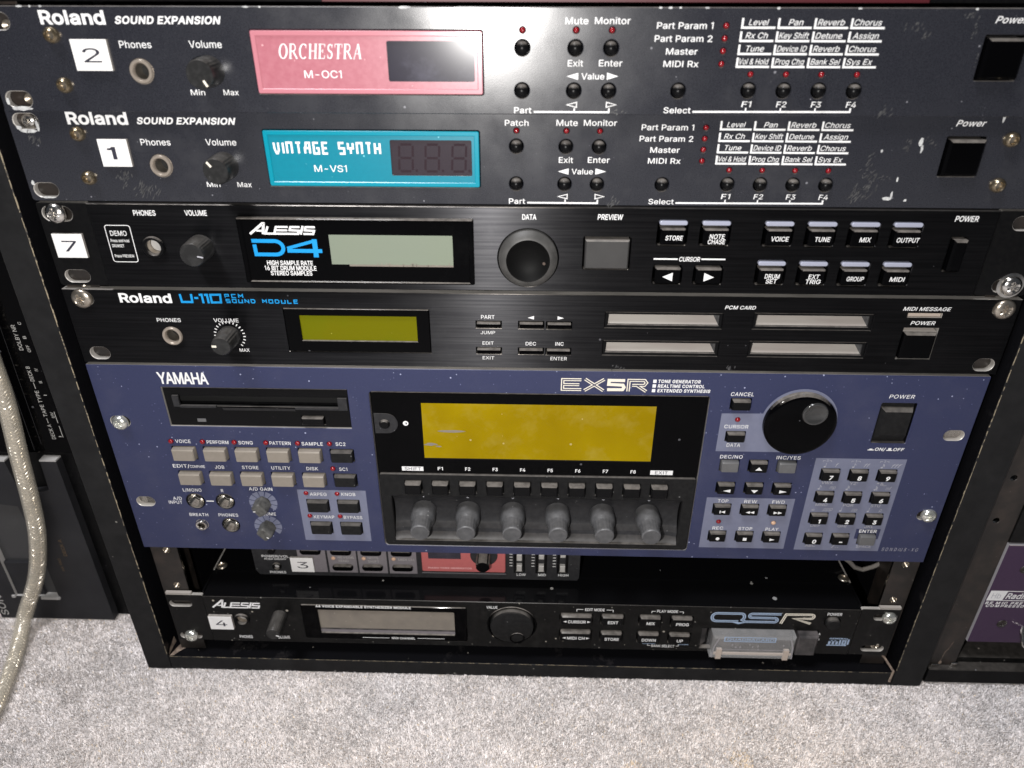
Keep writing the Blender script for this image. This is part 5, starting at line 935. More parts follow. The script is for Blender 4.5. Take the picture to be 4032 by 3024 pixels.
# ------------------------------------------------------------------ blue tone generator
tg = thing('tone_generator', 'large navy blue tone generator with amber screen, floppy drive, six knobs and number keys', 'tone generator', (0, 0, Z0))
def k_rects():
    out = []
    for j in range(5): out.append((34.8 + j * 18.15, 48.6 + j * 18.15, 67.6, 76.7, 'beige_key'))
    out.append((125.7, 139.4, 67.7, 76.4, 'black_rubber'))
    for j in range(5): out.append((34.9 + j * 18.15, 48.7 + j * 18.15, 50.4, 59.5, 'beige_key'))
    out.append((125.7, 139.4, 50.4, 59.2, 'black_rubber'))
    for x in (107.3, 125.5):
        for z in (31.2, 14.3): out.append((x, x + 13.6, z, z + 9.2, 'black_rubber'))
    out += [(347.2, 358.3, 106.6, 113.8, 'black_plastic'), (347.3, 358.4, 86.0, 93.0, 'black_plastic')]
    cx = (347.1, 363.2, 379.2)
    for j, x in enumerate(cx): out.append((x, x + 10.8, 65.7, 73.8, 'grey_key' if j != 1 else 'black_plastic'))
    for z in (50.2, 34.8, 14.4):
        for x in cx: out.append((x, x + 10.8, z, z + 7.9, 'black_plastic'))
    nx = (404.3, 420.2, 436.1)
    for z in (60.7, 44.9, 29.1):
        for x in nx: out.append((x, x + 10.9, z, z + 8.2, 'black_plastic'))
    out += [(404.2, 415.0, 13.6, 21.9, 'black_plastic'), (420.1, 430.8, 13.6, 22.0, 'black_plastic'), (436.0, 446.5, 13.6, 22.0, 'grey_key')]
    return out
KR = k_rects()
ledspots = [(35.3 + j * 18.15, 80.0) for j in range(6)] + [(126.0, 62.7), (107.9, 44.7), (126.3, 44.6), (107.9, 27.6), (126.2, 27.6), (352.6, 100.4), (352.1, 29.0), (384.4, 28.8)]
holes = [(slot_hole(9.7, 93.0, 10.8, 6.8), 3), (slot_hole(10.2, 36.4, 10.8, 6.8), 3), (slot_hole(471.3, 92.2, 10.8, 6.4), 3), (slot_hole(471.9, 36.4, 10.8, 6.4), 3)]
holes += [(rr(a, b, c, d_, .5, 2), 1) for a, b, c, d_, _ in KR] + [(circ(x, z, 1.55, 14), 2) for x, z in ledspots]
holes += [(rr(37.6, 139.9, 90.4, 115.6), 2), (rr(151.6, 336.0, 5.9, 114.8, 2.0, 4), 2), (circ(40.5, 37.3, 5.6, 28), 1), (circ(58.4, 37.4, 5.6, 28), 1), (circ(40.6, 19.1, 3.9, 24), 1), (circ(58.4, 19.2, 5.4, 28), 1), (circ(81.2, 37.0, 4.2, 20), 1), (circ(81.2, 18.7, 4.2, 20), 1), (rr(427.6, 446.5, 86.3, 112.2, .8, 3), 1), (circ(385.7, 99.3, 19.0, 48), 1)]
mb = MB(); mb.panel(rr(0, 480, 0, 129, .4, 2), holes, 0, 3.0, .3, 0, 2, 2); mb.build('front_panel', ['navy', 'black_ink', 'alu', 'alu'], tg)
body(tg, 22, 456, .8, 128, 9.5, 240)
for x, z in ((9.7, 92.4), (472.8, 36.6)): place('screw', pan_screw(4.5, 3.2, 'nickel'), tg, (x, -.2, z))
mb = MB(); mb.box(4, 16, 3.2, 5, 32, 40.6); mb.build('slot_nut', 'flap', tg); mb = MB(); mb.box(466, 478, 3.2, 5, 88, 96.4); mb.build('slot_nut', 'flap', tg)
# openings in the printed fields sit over real holes, so print them as a sheet with the holes cut out
def field(outline, inside):
    pf = MB(); pf.panel(outline, [(h, 0) for h in inside], -.05, .04, .01, 0, 0); pf.build('pale_field', 'pale_blue', tg, smooth=0)
kh = lambda lo, hi, zl, zh: [rr(a - .02, b + .02, c - .02, d_ + .02, .5, 2) for a, b, c, d_, _ in KR if a > lo and b < hi and c > zl and d_ < zh]
lh = lambda lo, hi, zl, zh: [circ(x, z, 1.57, 14) for x, z in ledspots if lo < x < hi and zl < z < zh]
field(rr(102.8, 143.4, 8.6, 47.2), kh(103, 143, 9, 47) + lh(103, 143, 9, 47))
ring = arc(385.7, 99.5, 20.6, 166, -103, 40)
field(poly([(343.4, 79.4)] + list(reversed(ring)) + [(343.4, 104.2)]), [circ(385.7, 99.3, 19.02, 48)] + kh(343, 365, 80, 104) + lh(343, 365, 80, 104))
field(rr(342.9, 393.8, 8.8, 46.8), kh(343, 394, 9, 46.5) + lh(343, 394, 9, 46.5))
field(rr(400.0, 450.4, 8.4, 75.8), kh(400, 450, 9, 75) )
for cz in (37.0, 18.7):
    pf = MB()
    for k in range(9):
        a0, a1 = 225 - k * 30 - 2, 225 - (k + 1) * 30 + 2
        pf.flat(arc(81.2, cz, 8.4, a0, a1, 4) + arc(81.2, cz, 4.3, a1, a0, 4), -.05)
    pf.build('dial_scale', 'pale_blue', tg, smooth=0)
nf = MB(); nf.panel(rr(433.9, 448.1, 17.8, 25.4), [(rr(435.9, 446.6, 13.5, 22.1) if False else rr(435.95, 446.55, 17.9, 22.05), 0)], -.10, .04, .01, 0, 0); nf.build('dark_field', 'navy', tg, smooth=0)
# keys
CAPS = {}
legends = {}
for a, b, c, d_, m in KR:
    w_, h_ = round(b - a - .7, 1), round(d_ - c - .9, 1); key = (w_, h_, m)
    p = 3.0 if m == 'beige_key' else 2.4
    if key not in CAPS:
        mb = MB(); mb.frustum(rr(-w_ / 2 + .7, w_ / 2 - .7, -h_ / 2 + .6, h_ / 2 - .9, .3, 2)(), -p, rr(-w_ / 2 + .35, w_ / 2 - .35, -h_ / 2 + .3, h_ / 2 - .25, .4, 2)(), -p + .6)
        mb.frustum(rr(-w_ / 2 + .35, w_ / 2 - .35, -h_ / 2 + .3, h_ / 2 - .25, .4, 2)(), -p + .6, rr(-w_ / 2, w_ / 2, -h_ / 2, h_ / 2, .5, 2)(), 3.2, cap=False)
        CAPS[key] = mb.mesh('button', m, 40)
    cx, cz = (a + b) / 2, (c + d_) / 2
    legends[(round(a), round(c))] = place('button', CAPS[key], tg, (cx, 0, cz))
def key_legend(a, c, fn):
    o = legends[min(legends, key=lambda q: abs(q[0] - a) + abs(q[1] - c))]; lg = MB(); fn(lg); lg.build('legend', 'white_ink', o, smooth=0)
yk = -2.46
tri = lambda s_, q=1.0: (lambda g: g.flat([(-2.1 * s_, -.6), (2.0 * s_, .0 - .6), (-2.1 * s_, .0)] if False else ([(-1.9, -1.7), (2.4, -.6), (-1.9, .5)] if s_ > 0 else [(2.4, -1.7), (2.4, .5), (-1.9, -.6)]), yk))
key_legend(347.1, 50.2, tri(-1)); key_legend(379.2, 50.2, tri(1))
key_legend(363.2, 65.7, lambda g: g.flat([(-2.0, -1.5), (2.0, -1.5), (0, .7)], yk)); key_legend(363.2, 50.2, lambda g: g.flat([(-2.0, .3), (0, -1.9), (2.0, .3)], yk))
key_legend(347.1, 34.8, lambda g: (g.rect(-1.6, -1.0, -1.6, .4, yk), g.flat([(-.9, -.6), (1.6, -1.6), (1.6, .4)], yk)))
key_legend(363.2, 34.8, lambda g: (g.flat([(-2.6, -.6), (-.1, -1.6), (-.1, .4)], yk), g.flat([(-.1, -.6), (2.4, -1.6), (2.4, .4)], yk)))
key_legend(379.2, 34.8, lambda g: (g.flat([(-2.4, -1.6), (.1, -.6), (-2.4, .4)], yk), g.flat([(.1, -1.6), (2.6, -.6), (.1, .4)], yk)))
key_legend(347.1, 14.4, lambda g: g.flat([(1.15 * math.cos(k / 2), -.6 + 1.15 * math.sin(k / 2)) for k in range(12)], yk))
key_legend(363.2, 14.4, lambda g: g.rect(-1.1, 1.1, -1.7, .5, yk)); key_legend(379.2, 14.4, lambda g: g.flat([(-1.3, -1.6), (1.7, -.6), (-1.3, .4)], yk))
for row, z in (('789', 60.7), ('456', 44.9), ('123', 29.1)):
    for ch, x in zip(row, (404.3, 420.2, 436.1)): key_legend(x, z, lambda g, ch=ch: g.text(ch, -.9 if ch != '1' else -.6, 1.4 if ch != '1' else .9, -2.3, 3.0, yk, .08, .04))
key_legend(404.2, 13.6, lambda g: g.text('0', -.9, 1.5, -2.3, 3.0, yk, .08, .04)); key_legend(420.1, 13.6, lambda g: g.rect(-.9, 1.1, -1.4, -.5, yk))
BIGLED = lamp_dome(1.4, .9); AMB = lamp_dome(1.4, .9, 'amber_led')
for i, (x, z) in enumerate(ledspots): place('indicator_light', AMB if i == len(ledspots) - 1 else BIGLED, tg, (x, -.2, z))
# floppy drive
fd = MB(); fd.panel(rr(38.0, 139.6, 90.7, 115.2), [(rr(42.4, 136.2, 103.6, 109.8), 1), (rr(112.2, 125.4, 92.4, 98.0), 1)], .9, 1.6, .2, 0, 1)
FD = fd.build('floppy_drive', ['black_plastic', 'hole'], tg)
fd = MB(); fd.add([(42.4, 6, 103.6), (136.2, 6, 103.6), (136.2, 6, 109.8), (42.4, 6, 109.8)], [(0, 1, 2, 3)]); fd.build('disk_slot', 'hole', FD, smooth=0)
fd = MB(); fd.box(42.6, 46.0, -.3, 1, 103.4, 110.4); fd.box(134.0, 139.0, -.3, 1, 102.4, 110.0); fd.box(46, 66, -.5, 1, 103.0, 104.2); fd.box(110, 134, -.5, 1, 102.6, 103.9)
fd.add([(69.5, -.6, 103.4), (109.8, -.6, 103.4), (109.0, .9, 93.2), (67.4, .9, 93.2), (69.5, 2.6, 98), (109.2, 2.6, 98)], [(0, 4, 5, 1), (4, 3, 2, 5)]); fd.build('drive_bezel', 'dark_grey', FD)
fd = MB(); fd.box(112.8, 124.8, -1.0, 4, 93.0, 97.4, 0, .4); fd.build('eject_button', 'black_plastic', FD)
fd = MB(); fd.box(53.4, 58.2, .6, 2, 93.2, 95.2); fd.build('drive_light', 'grey_key', FD)
# display block and knob trough
db = MB()
db.panel(rr(152.4, 335.4, 60.4, 114.3, .8, 2), [], .6, 2.0, .2, 0, 0); DB = db.build('display_panel', ['black_gloss'], tg)
db = MB(); db.rect(179.6, 308.0, 71.2, 107.6, .52); db.build('lcd_screen', 'lcd_amber', DB, smooth=0)
db = MB(); db.rect(179.6, 308.2, 70.4, 71.2, .50); db.build('screen_lower_edge', 'black_plastic', DB, smooth=0)
db = MB(); db.flat(blob(195.5, 89.5, 16, 1.6, 14, .12), .46); db.flat(blob(184, 80.5, 8, 1.8, 12, .5), .46); db.flat(blob(188, 79.2, 4, 1.0, 9, .4), .46); db.build('screen_smear', 'cream_ink' if False else 'lcd_grey', DB, smooth=0)
db = MB(); db.prism(lambda g=0: [(153.0, 94.2 - 6.5)] + arc(159.6, 94.2, 6.4, -90, 90, 14) + [(153.0, 94.2 + 6.5)], .1, 1, .0); db.build('dial_recess', 'dark_grey', DB)
db = MB(); db.lathe([(0, -1.4), (2.2, -1.2), (3.0, -.2), (3.1, .4)], 158.6, 93.9, 22); db.build('contrast_dial', 'black_plastic', DB)
lt = MB(); yd = .5
lt.flat([(170.3 + 1.55 * math.cos(k * math.pi / 10), 94.3 + 1.55 * math.sin(k * math.pi / 10)) for k in range(20)], yd)
lt.rect(166.0, 178.4, 61.95, 64.9, yd); lt.rect(308.6, 321.4, 61.95, 65.0, yd)
for k in range(8): x = 188.2 + 15.8 * k; lt.text('F%d' % (k + 1), x - 1.5, x + 1.5, 62.6, 2.3, yd, 0, .02)
lt.build('lettering', 'white_ink', DB, smooth=0)
lt = MB(); lt.text('SHIFT', 167.6, 177.0, 62.3, 2.2, yd - .08, sp=1.05); lt.text('EXIT', 311.3, 318.6, 62.35, 2.2, yd - .08, sp=1.05)
lt.flat([(170.3, 94.3 - .75)] + [(170.3 + .75 * math.cos(math.radians(a)), 94.3 + .75 * math.sin(math.radians(a))) for a in range(-75, 90, 15)] + [(170.3, 95.05)], yd - .08); lt.build('dark_lettering', 'dark_ink', DB, smooth=0)
sx = [167.4 + 15.82 * k for k in range(10)]
db = MB(); db.panel(rr(152.4, 335.4, 6.4, 60.2, 2.0, 4), [(rr(x - .2, x + 9.8, 47.4, 55.6), 1) for x in sx] + [(rr(158.6, 329.0, 10.6, 44.0, .5, 2), 0)], -.4, 3.0, .4, 0, 1)
KB = db.build('knob_panel', ['black_rubber', 'black_rubber'], tg)
# the trough: a scooped recess
db = MB(); N_ = 10; rows = []
for k in range(N_ + 1):
    t_ = k / N_; z = 44.0 - t_ * 33.4; y = -.2 + 7.2 * (math.sin(math.pi * min(1, t_ * 1.15 + .0)) ** .7 if t_ < .87 else math.sin(math.pi * t_) ** .7)
    rows.append((y, z))
vs_ = []
for y, z in rows: vs_ += [(158.6, y, z), (163.5, y + 1.2, z), (324.0, y + 1.2, z), (329.0, y, z)]
fs_ = [(4 * i + j, 4 * i + 4 + j, 4 * i + 5 + j, 4 * i + 1 + j) for i in range(N_) for j in range(3)]
db.add(vs_, fs_); db.build('knob_trough', 'dark_grey', KB, smooth=60)
CAPF = key_cap(9.5, 7.6, 3.4, 'black_plastic', .7)
for x in sx: place('button', CAPF, KB, (x + 4.7, -.4, 51.4))
def waisted_knob():
    mb = MB(); n = 72
    def ring(r, y, fl=0.0):
        i0 = len(mb.v)
        for k in range(n):
            q = r * (1 + (fl if k % 4 < 2 else -fl)); a = 2 * math.pi * k / n; mb.v.append((q * math.cos(a), y, q * math.sin(a)))
        return list(range(i0, i0 + n))
    R = [ring(5.0, -14.3), ring(5.5, -13.7), ring(5.55, -12.9, .012), ring(5.75, -5.6, .014), ring(6.1, -4.6), ring(7.0, -3.0), ring(7.3, -1.2), ring(7.35, 1.0), ring(7.35, 7)]
    mb.f.append(tuple(R[0])); mb.m.append(0)
    for q, (a, b) in enumerate(zip(R[:-1], R[1:])):
        for k in range(n): mb.f.append((a[k], b[k], b[(k + 1) % n], a[(k + 1) % n])); mb.m.append(1 if q in (0, 1) else 0)
    return mb.mesh('knob', ['knob_grey', 'knob_tip'], 28)
WK = waisted_knob()
for k, x in enumerate((176.2, 203.0, 229.9, 256.7, 283.6, 310.6)):
    o = place('knob', WK, KB, (x, 0, 28.0))
    lg = MB(); a = (-150, -35, 60, 20, -100, 140)[k]; lg.ribbon([(2.6 * math.cos(math.radians(a)), 2.6 * math.sin(math.radians(a))), (4.7 * math.cos(math.radians(a)), 4.7 * math.sin(math.radians(a)))], .35, -14.26); lg.build('pointer', 'grey_ink', o, smooth=0)
lt = MB()
for k, x in enumerate((176.2, 203.0, 229.9, 256.7, 283.6, 310.6)): lt.text(str(k + 1), x - .7, x + .7, 39.6, 2.4, 4.6, 0, .01)
lt.build('lettering', 'grey_ink', KB, smooth=0)
# jacks and small knobs
BJ = jack_socket(5.5, 4.8, 'steel', False, 6.0)
def open_jack(x, z, r):
    mb = MB(); mb.lathe([(r, .9), (r * .93, .2), (r * .97, -.3), (r * 1.06, -.3), (r * 1.06, .6)], x, z, 28, 0); mb.lathe([(r * .93, .4), (r * .8, 3), (r * .5, 5.5), (0, 6.2)], x, z, 28, 1); o = mb.build('jack_socket', ['black_plastic', 'steel'], tg)
    mb = MB(); mb.lathe([(0, 4.6), (r * .42, 4.4), (r * .45, 6)], x + r * .05, z + r * .15, 16); mb.build('contact', 'hole', o)
for x, z, r in ((40.5, 37.3, 5.2), (58.4, 37.4, 5.2), (58.4, 19.2, 5.0)): open_jack(x, z, r)
place('jack_socket', jack_socket(3.9, 2.0, 'steel', True, 5), tg, (40.6, .1, 19.1))
def square_knob(ang):
    mb = MB(); c, s_ = math.cos(math.radians(ang)), math.sin(math.radians(ang))
    def R(pts): return [(a * c - b * s_, a * s_ + b * c) for a, b in pts]
    mb.lathe([(4.1, 0), (4.1, 2)], 0, 0, 24)
    f1 = R(rr(-2.6, 2.6, -3.6, 3.6, .8, 3)()); f2 = R(rr(-3.0, 3.0, -4.0, 4.0, 1.0, 3)()); f3 = R(rr(-3.4, 3.4, -4.2, 4.2, 1.2, 3)())
    mb.frustum(f1, -8.4, f2, -7.7); mb.frustum(f2, -7.7, f3, 0.5, cap=False); return mb.mesh('knob', 'dusty_knob', 40)
for z, a in ((37.0, 35), (18.7, 40)):
    o = place('knob', square_knob(a), tg, (81.2, 0, z)); lg = MB(); t_ = math.radians(a - (80 if z < 30 else -150)); lg.ribbon([(2.0 * math.cos(t_), 2.0 * math.sin(t_)), (3.4 * math.cos(t_), 3.4 * math.sin(t_))], .6, -8.46); lg.build('pointer', 'white_ink', o, smooth=0)
# jog wheel
mb = MB(); R_ = 19.4; mb.lathe([(0, -4.0), (16.5, -4.0), (18.2, -3.7), (R_, -2.6), (R_, 1)], 385.7, 99.2, 64); JW = mb.build('jog_wheel', 'black_gloss', tg)
mb = MB(); mb.lathe([(0, -4.05), (2.0, -4.1), (4.0, -4.35), (5.4, -4.8), (6.2, -5.1), (6.7, -4.8), (6.9, -3.9)], 391.8, 107.2, 36); mb.build('finger_dimple', 'dimple', JW, smooth=70)
# power switch
mb = MB(); mb.frustum(rr(430.0, 444.2, 93.0, 107.6)(), -1.8, rr(428.3, 445.8, 87.0, 109.0)(), 1.8); mb.box(428.2, 445.9, 1.8, 5, 86.9, 111.4); mb.build('power_switch', 'black_rubber', tg, smooth=20)
# lettering
lt = MB(); w = lt.text
w('YAMAHA', 37.4, 65.0, 117.7, 7.3, bold=0.0217, sp=.9)
yy = 78.9
for s_, a, b, z in (('VOICE', 37.9, 46.7, 79.1), ('PERFORM', 55.9, 68.4, 78.8), ('SONG', 74.1, 82.3, 78.8), ('PATTERN', 91.9, 103.9, 78.85), ('SAMPLE', 110.2, 122.3, 78.75), ('SC2', 129.6, 135.2, 78.85), ('JOB', 57.1, 62.6, 61.4), ('STORE', 73.0, 82.6, 61.5), ('UTILITY', 90.2, 101.2, 61.5), ('DISK', 110.6, 117.4, 61.45), ('SC1', 129.6, 134.3, 61.4), ('L/MONO', 34.6, 45.7, 44.4), ('R', 57.4, 58.8, 44.3), ('A/D', 27.3, 32.5, 38.0), ('INPUT', 24.0, 32.2, 35.0), ('A/D GAIN', 74.3, 88.2, 46.0), ('VOLUME', 75.1, 87.4, 27.3), ('BREATH', 34.6, 45.9, 25.8), ('PHONES', 52.3, 64.2, 25.9), ('ARPEG', 110.1, 120.0, 42.9), ('KNOB', 128.8, 137.1, 43.2), ('KEYMAP', 110.2, 122.6, 25.8), ('BYPASS', 128.3, 139.5, 25.8), ('CANCEL', 346.6, 358.8, 115.3), ('CURSOR', 346.0, 359.1, 94.7), ('DATA', 349.0, 356.5, 82.5), ('POWER', 430.4, 443.8, 115.2), ('DEC/NO', 346.5, 359.1, 74.6), ('INC/YES', 378.0, 391.4, 74.6), ('TOP', 349.5, 355.6, 43.3), ('REW', 364.9, 372.3, 43.2), ('FWD', 381.1, 388.2, 43.2), ('REC', 349.2, 355.5, 22.9), ('STOP', 364.5, 372.7, 22.8), ('PLAY', 380.6, 388.2, 22.7)):
    w(s_, a, b, z, 2.3, -.07, .12 if s_ in ('POWER', 'CANCEL') else 0, .006, sp=1.06)
w('EDIT/', 32.6, 42.4, 61.8, 2.35, -.07, 0, .006); w('COMPARE', 42.6, 51.3, 61.8, 1.85, -.07, 0, .006)
lt.rect(47.0, 51.5, 37.1, 37.8, -.07)
for k, s_ in enumerate(('TONE GENERATOR', 'REALTIME CONTROL', 'EXTENDED SYNTHESIS')):
    z = 122.6 - k * 2.85; w(s_, 307.2, (329.6, 332.0, 335.4)[k], z, 2.05, -.07, .1, .03, sp=1.05); lt.rect(304.5 - .1 * k, 306.3 - .1 * k, z, z + 2.0, -.07)
lt.flat([(427.0, 81.6), (430.4, 81.6), (430.4, 82.2), (429.5, 82.2), (429.5, 82.8), (427.9, 82.8), (427.9, 82.2), (427.0, 82.2)], -.07); w('ON/', 430.9, 436.9, 81.4, 2.1, -.07, .12, .02)
lt.flat([(437.3, 81.5), (440.6, 81.5), (440.6, 82.1), (439.8, 82.1), (439.8, 83.4), (438.1, 83.4), (438.1, 82.1), (437.3, 82.1)], -.07); w('OFF', 441.0, 447.0, 81.4, 2.1, -.07, .12, .02)
w('ENTER', 435.8, 446.2, 22.6, 2.35, -.16, 0, .018)
lt.build('lettering', 'white_ink', tg, smooth=0)
lt = MB(); w = lt.text
cxs = (404.3, 420.2, 436.1)
for x, s_, a, b, z in ((0, 'VWX', 2.1, 8.6, 57.8), (1, "YZ'", 2.2, 6.8, 57.6), (2, '*&_', 1.6, 7.4, 57.5), (0, 'MNO', 1.9, 8.8, 42.0), (1, 'PQR', 1.9, 7.9, 41.9), (2, 'STU', 2.0, 7.4, 41.8), (0, 'DEF', 2.1, 7.9, 26.4), (1, 'GHI', 2.2, 7.2, 26.2), (2, 'JKL', 2.0, 7.4, 26.2), (0, 'ABC', 1.9, 8.1, 10.8), (1, '/..', 1.9, 6.2, 10.6), (2, 'SPACE', .5, 9.5, 10.8)): w(s_, cxs[x] + a, cxs[x] + b, z, 2.0, -.07, 0, .008)
for x, s_, z in ((0, 'f', 70.0), (1, 'ff', 70.0), (2, 'fff', 70.0), (0, 'mp', 54.4), (2, 'mf', 54.2), (0, 'ppp', 38.6), (1, 'pp', 38.5), (2, 'p', 38.5)): w(s_, cxs[x] + 7.4 - (.6 if len(s_) > 2 else 0), cxs[x] + 7.4 + 1.7 * len(s_), z, 2.5, -.07, .35, -.004)
def note(x, z, flags, filled=True):
    lt.flat([(x + .62 * math.cos(k / 2), z + .45 * math.sin(k / 2)) for k in range(12)], -.07)
    lt.rect(x + .42, x + .62, z, z + 2.6, -.07)
    for q in range(flags): lt.ribbon([(x + .55, z + 2.5 - q * .8), (x + 1.2, z + 1.8 - q * .8), (x + 1.25, z + 1.2 - q * .8)], .25, -.07)
for j, x in enumerate(cxs):
    note(x + 1.6, 70.0, j); lt.ribbon([(x + .0, 73.4), (x + .0, 74.2), (x + 1.3, 74.2)], .22, -.07); lt.ribbon([(x + 3.4, 74.2), (x + 4.7, 74.2), (x + 4.7, 73.4)], .22, -.07); w('3', x + 1.9, x + 2.9, 73.5, 1.4, -.07)
    note(x + 1.4, 54.4, j + 1)
    if j: note(x + 1.2, 38.6, 0)
lt.ribbon([(405.6 + .7 * math.cos(k / 2), 39.1 + .5 * math.sin(k / 2)) for k in range(12)], .25, -.07, closed=True); lt.flat([(406.1 + .25 * math.cos(k), 23.9 + .25 * math.sin(k)) for k in range(6)], -.07)
w('SONDIUS-XG', 452.5, 474.0, 8.7, 2.5, -.07, .2, -.004, sp=1.5)
lt.build('small_symbols', 'grey_ink', tg, smooth=0)
# model name in double outline
ol = MB(); il = MB(); fl = MB()
E_ = [[(266.4, 123.9), (256.5, 123.9), (256.5, 117.9), (266.6, 117.9)], [(256.5, 120.9), (265.4, 120.9)]]
X_ = [[(268.4, 124.4), (278.4, 117.4)], [(278.6, 124.4), (268.2, 117.4)]]
R_l = [[(291.6, 117.2), (291.7, 124.0), (300.0, 124.0), (301.0, 122.6), (300.0, 121.0), (293.5, 121.0)], [(296.0, 121.0), (301.3, 117.3)]]
for pth in E_ + R_l + X_: ol.ribbon(pth, 1.75, -.07); il.ribbon(pth, .65, -.12)
fl.ribbon([(289.6, 123.8), (281.2, 123.8), (281.1, 121.3), (288.6, 121.0), (289.3, 119.6), (288.6, 118.2), (280.4, 118.1)], 1.8, -.07)
ol.build('model_outline', 'cream_ink', tg, smooth=0); il.build('model_inline', 'navy_ink', tg, smooth=0); fl.build('model_numeral', 'cream_ink', tg, smooth=0)

# ------------------------------------------------------------------ bottom synthesizer module
sy = thing('synthesizer_module', 'dusty black synthesizer module with beige-grey screen and number 4 tag, lowest in the rack', 'synthesizer', (0, 0, Z0 - 82.3))
F = 82.3
bh = [(rr(260.7, 282.2, 23.6, 33.4, 1.5, 4), 1), (rr(287.2, 302.6, 23.6, 33.4, 1.5, 4), 1), (rr(260.8, 282.0, 8.2, 18.7, 1.5, 4), 1), (rr(287.4, 302.6, 8.0, 18.3, 1.5, 4), 1), (rr(311.8, 326.6, 23.3, 33.4, 1.5, 4), 1), (rr(332.3, 347.0, 22.9, 33.2, 1.5, 4), 1), (rr(311.8, 326.8, 7.6, 18.3, 1.5, 4), 1), (rr(332.2, 347.1, 7.7, 18.0, 1.5, 4), 1)]
holes = bh + [(circ(50.8, 21.4, 4.4, 24), 1), (circ(77.2, 24, 3, 16), 1), (circ(229.6, 21.6, 15.0, 44), 1), (circ(436.1, 30.3, 5.0, 28), 1), (rr(354, 429, 3.5, 22.0), 1), (rr(91.5, 200, 5.0, 36.4, 1.0, 3), 1)]
mb = MB(); mb.panel(rr(28.2, 452.2, .6, 41.6), holes, -.4, 3.4, .25, 0, 1, 2); mb.build('front_panel', ['black_dusty', 'black_plastic', 'lid_gloss'], sy)
for x0, x1, hs in ((3.7, 27.9, ((12.3, 33.9), (13.0, 4.3))), (452.6, 477.6, ((469.0, 34.8), (467.4, 6.2)))):
    mb = MB(); mb.panel(rr(x0, x1, .2, 41.7, 1.2, 4), [(slot_hole(a, b, 14.5, 5.2), 3) for a, b in hs], .2, 2.4, .2, 0, 1); mb.build('rack_ear', ['black_dusty', 'alu', 'alu', 'alu'], sy)
    mb = MB(); a, b = (3.9, 20.6) if x0 < 100 else (464.0, 477.4); mb.box(a, b, .5, 2.6, 41.7, 43.2); mb.build('ear_top_edge', 'flap', sy)
mb = MB(); mb.box(28, 452.4, 3.1, 230, .8, 41.2); mb.build('chassis', 'lid_gloss', sy)
mb = MB(); mb.box(26.8, 453.6, 22.5, 232, 41.0, 42.6); mb.box(26.8, 28.0, 3.2, 232, 40.6, 42.4); mb.box(452.4, 453.6, 3.2, 232, 40.6, 42.4); mb.box(27, 27.9, 22.5, 232, 42.2, 42.9, 1); mb.box(452.6, 453.5, 22.5, 232, 42.2, 42.9, 1); mb.build('lid', ['lid_gloss', 'alu'], sy)
for x in (31.4, 450.2):
    o = place('screw', pan_screw(3.6, 1.6, 'old_steel'), sy, (x, 26.5, 42.6), (-math.pi / 2, 0, 0))
place('screw', SCREW, sy, (13.4, -.3, 4.6)); place('screw', SCREW, sy, (471.2, -.3, 35.0))
place('screw', pan_screw(3.0, 1.5, 'old_steel'), sy, (470.2, 3.0, 6.4))
number_tag(sy, '4', 29.4, 44.9, F - 68.6, F - 56.9, t=2.2, y=-.4)
Y = -.4
place('jack_socket', jack_socket(5.5, 3.4, 'black_plastic'), sy, (50.8, Y, 21.4)); mb = MB(); mb.lathe([(0, 2.2), (3.3, 2.8)], 50.8, 21.4, 22); mb.build('jack_contact', 'deck_edge', sy)
kn = place('volume_knob', fluted_knob(4.9, 16.0, 'knob_black', 26, taper=.92, flute=.01), sy, (77.0, Y, 25.5)); knob_pointer(4.5, 16.0, -20, 'white_ink', .9, kn)
d = MB(); d.panel(rr(91.7, 199.8, 5.2, 36.2, 1.0, 3), [(rr(102.3, 191.9, 10.9, 31.9, .8, 3), 0)], Y - .5, 1.4, .25, 0, 0); DB = d.build('display_frame', ['black_gloss'], sy)
d = MB(); d.rect(102, 192.2, 10.5, 32.2, .2); d.build('lcd_screen', 'lcd_grey', DB, smooth=0)
d = MB(); d.rect(102, 192.2, 10.9, 13.2, .12); d.build('screen_lower_edge', 'mauve_grey', DB, smooth=0); d = MB(); d.rect(102, 192.2, 13.2, 14.6, .14); d.build('screen_band', 'card_core', DB, smooth=0)
mb = MB(); mb.lathe([(0, -3.0), (13.2, -3.0), (14.0, -2.5), (14.4, 1)], 229.6, 21.6, 52); VW = mb.build('value_wheel', 'black_rubber', sy); mb = MB(); mb.lathe([(0, -2.2), (3.0, -2.6), (4.4, -3.3), (4.9, -3.3), (5.1, -2.9)], 233.2, 12.0, 28); mb.build('finger_dimple', 'black_gloss', VW)
mb = MB(); mb.lathe([(14.9, -.1), (15.4, -.9), (16.2, -.9), (16.4, -.4)], 229.6, 21.6, 52); mb.build('wheel_ring', 'black_gloss', sy)
ks = [(261.2, 281.7, 24.0, 33.0, ['CURSOR']), (287.7, 302.1, 24.0, 33.0, ['EDIT']), (261.3, 281.5, 8.6, 18.3, ['MIDI CH']), (287.9, 302.1, 8.4, 17.9, ['STORE']), (312.3, 326.1, 23.8, 33.0, ['MIX']), (332.8, 346.5, 23.4, 32.8, ['PROG']), (312.3, 326.3, 8.2, 17.9, ['DOWN', 'COMPARE']), (332.7, 346.6, 8.2, 17.6, ['UP', 'GLOBAL'])]
